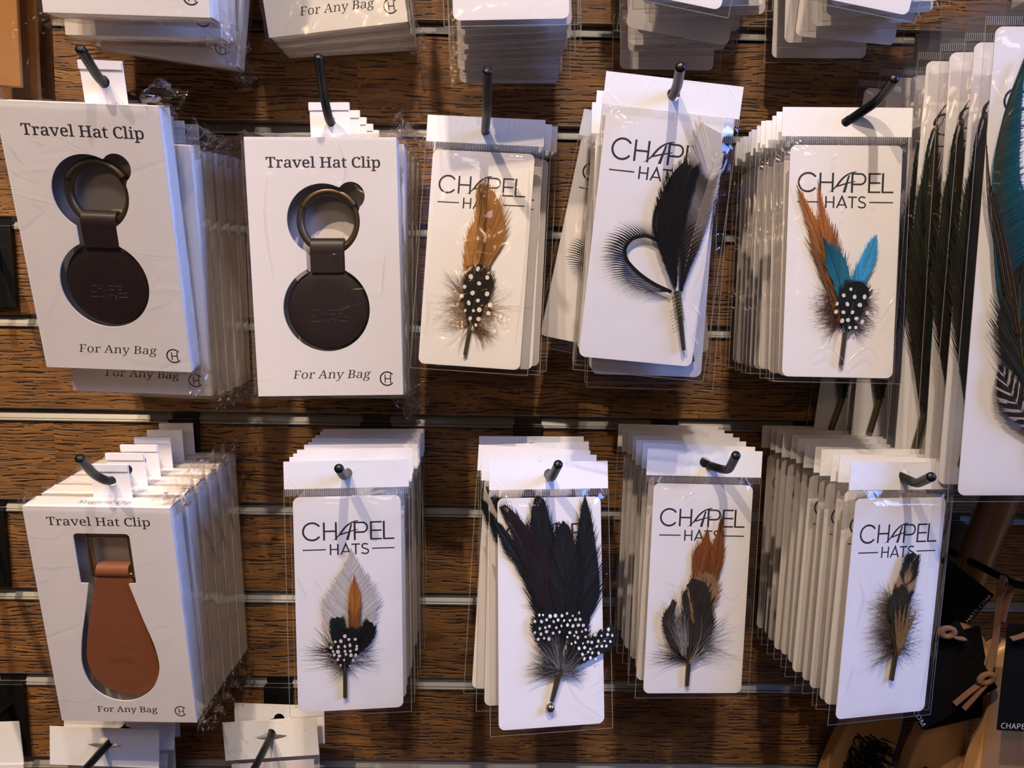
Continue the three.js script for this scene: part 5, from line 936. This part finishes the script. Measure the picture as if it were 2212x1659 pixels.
function hangTag(label, p, r, w, h, face = M.tag) {   // frame: middle of the board
  const t = thing('hang_tag', label, 'tag'); const s = roundRect(w, h, 0.001); const hole = new THREE.Path(); hole.absarc(0, h / 2 - 0.006, 0.0022, 0, Math.PI * 2, true); s.holes.push(hole);
  const g = new THREE.ExtrudeGeometry(s, { depth: 0.0008, bevelEnabled: false, curveSegments: 10 }); unitUV(g, -w / 2, -h / 2, w, h); part('tag_board', g, [face, M.tagEdge], t); place(t, p, r); return t;
}
hangTag('large black hang tag turned steeply aslant, tied with a suede knot', [0.3139, -0.4589, 0.1050], [0, 0, -56.6], 0.060, 0.061);
hangTag('black hang tag under the steeply aslant one, its lower edge showing', [0.3308, -0.4679, 0.0920], [0, 0, 15], 0.053, 0.070, M.tagEdge);
hangTag('black hang tag behind the suede cords with its lettering running upward', [0.3480, -0.4264, 0.0500], [0, 0, 53], 0.052, 0.052);
hangTag('upright black hang tag at the end of the brush hook', [0.3725, -0.4510, 0.122], [-3, 0, -2], 0.052, 0.076);
{
  const mk = (label, pts) => { const t = thing('suede_cord', label, 'cord'); for (const q of pts) strip3(q, 0.0042, 0.0016, M.suede, 'cord_strand', t); return t; };
  mk('tan suede cord looped over the inner part of the brush hook', [[[0.3670, -0.4010, 0.031], [0.3655, -0.3985, 0.033], [0.3620, -0.4060, 0.036], [0.3560, -0.4300, 0.038], [0.3530, -0.4480, 0.040]], [[0.3700, -0.4050, 0.031], [0.3690, -0.4250, 0.034], [0.3650, -0.4480, 0.038]]]);
  mk('tan suede cord looped over the outer part of the brush hook', [[[0.3625, -0.3960, 0.094], [0.3600, -0.3890, 0.094], [0.3570, -0.3960, 0.096], [0.3560, -0.4150, 0.098], [0.3535, -0.4400, 0.101], [0.3480, -0.4570, 0.106]], [[0.3720, -0.3935, 0.096], [0.3680, -0.3905, 0.097], [0.3625, -0.4000, 0.098], [0.3580, -0.4200, 0.100]]]);
  const k = mk('tan suede knot with two loose ends on the large aslant tag', [[[0.3453, -0.4600, 0.1080], [0.3348, -0.4667, 0.1100], [0.3240, -0.4782, 0.1090]], [[0.3454, -0.4603, 0.1100], [0.3372, -0.4702, 0.1110], [0.3303, -0.4811, 0.1100]]]);
  const kn = new THREE.TorusGeometry(0.0034, 0.0022, 10, 20); kn.scale(1.3, 0.9, 0.9); const m = part('knot', kn, M.suede, k); m.position.set(0.3435, -0.4576, 0.1110); m.rotation.z = 0.4;
  const k2 = mk('tan suede knot tied near the upper corner of the aslant tag', [[[0.3144, -0.4253, 0.1090], [0.3200, -0.4281, 0.1100], [0.3265, -0.4292, 0.1090]]]);
  const kn2 = part('knot', kn, M.suede, k2); kn2.position.set(0.3131, -0.4241, 0.1100);
  const k3 = mk('tan suede knot tied on the upright black tag', [[[0.3640, -0.4120, 0.1250], [0.3560, -0.4180, 0.1255], [0.3480, -0.4215, 0.1245]]]);
  const kn3 = part('knot', kn, M.suede, k3); kn3.position.set(0.3655, -0.4115, 0.1255);
  hook(5, [[0.3740, -0.4020, 0.004], [0.3660, -0.3930, 0.100], [0.3640, -0.3800, 0.135]], 'black display hook carrying the hat brushes');
  const t = thing('wrapped_tube', 'brown tube in crinkled film leaning behind the brush hook', 'packaged tube'); const g = new THREE.CylinderGeometry(0.0125, 0.0125, 0.10, 28); g.translate(0, 0.05, 0); part('tube', g, std({ color: 0x7d532e, roughness: 0.5 }), t);
  const w = new THREE.CylinderGeometry(0.0137, 0.0137, 0.106, 30, 14, true); w.translate(0, 0.05, 0); const wp = w.attributes.position; for (let i = 0; i < wp.count; i++) { const q = 1 + 0.06 * nz(wp.getX(i) * 300, wp.getY(i) * 120, wp.getZ(i) * 300); wp.setX(i, wp.getX(i) * q); wp.setZ(i, wp.getZ(i) * q); } w.computeVertexNormals(); part('film', w, M.wrap, t);
  place(t, [0.3740, -0.4230, 0.030], [4, 0, -13]);
}

// stacks wholly outside the picture go without their film
scene.children.filter(o => /right of the tall peacock|right of the hat brushes|hanging above the tall peacock|counted back, above the tall|right of the teal peacock/.test(o.userData.label ?? '') && !/hook/.test(o.name)).forEach(o => { const f = o.getObjectByName('cellophane_wrap') ?? o.getObjectByName('bag_film'); if (f) f.removeFromParent(); });
renderer.render(scene, camera);
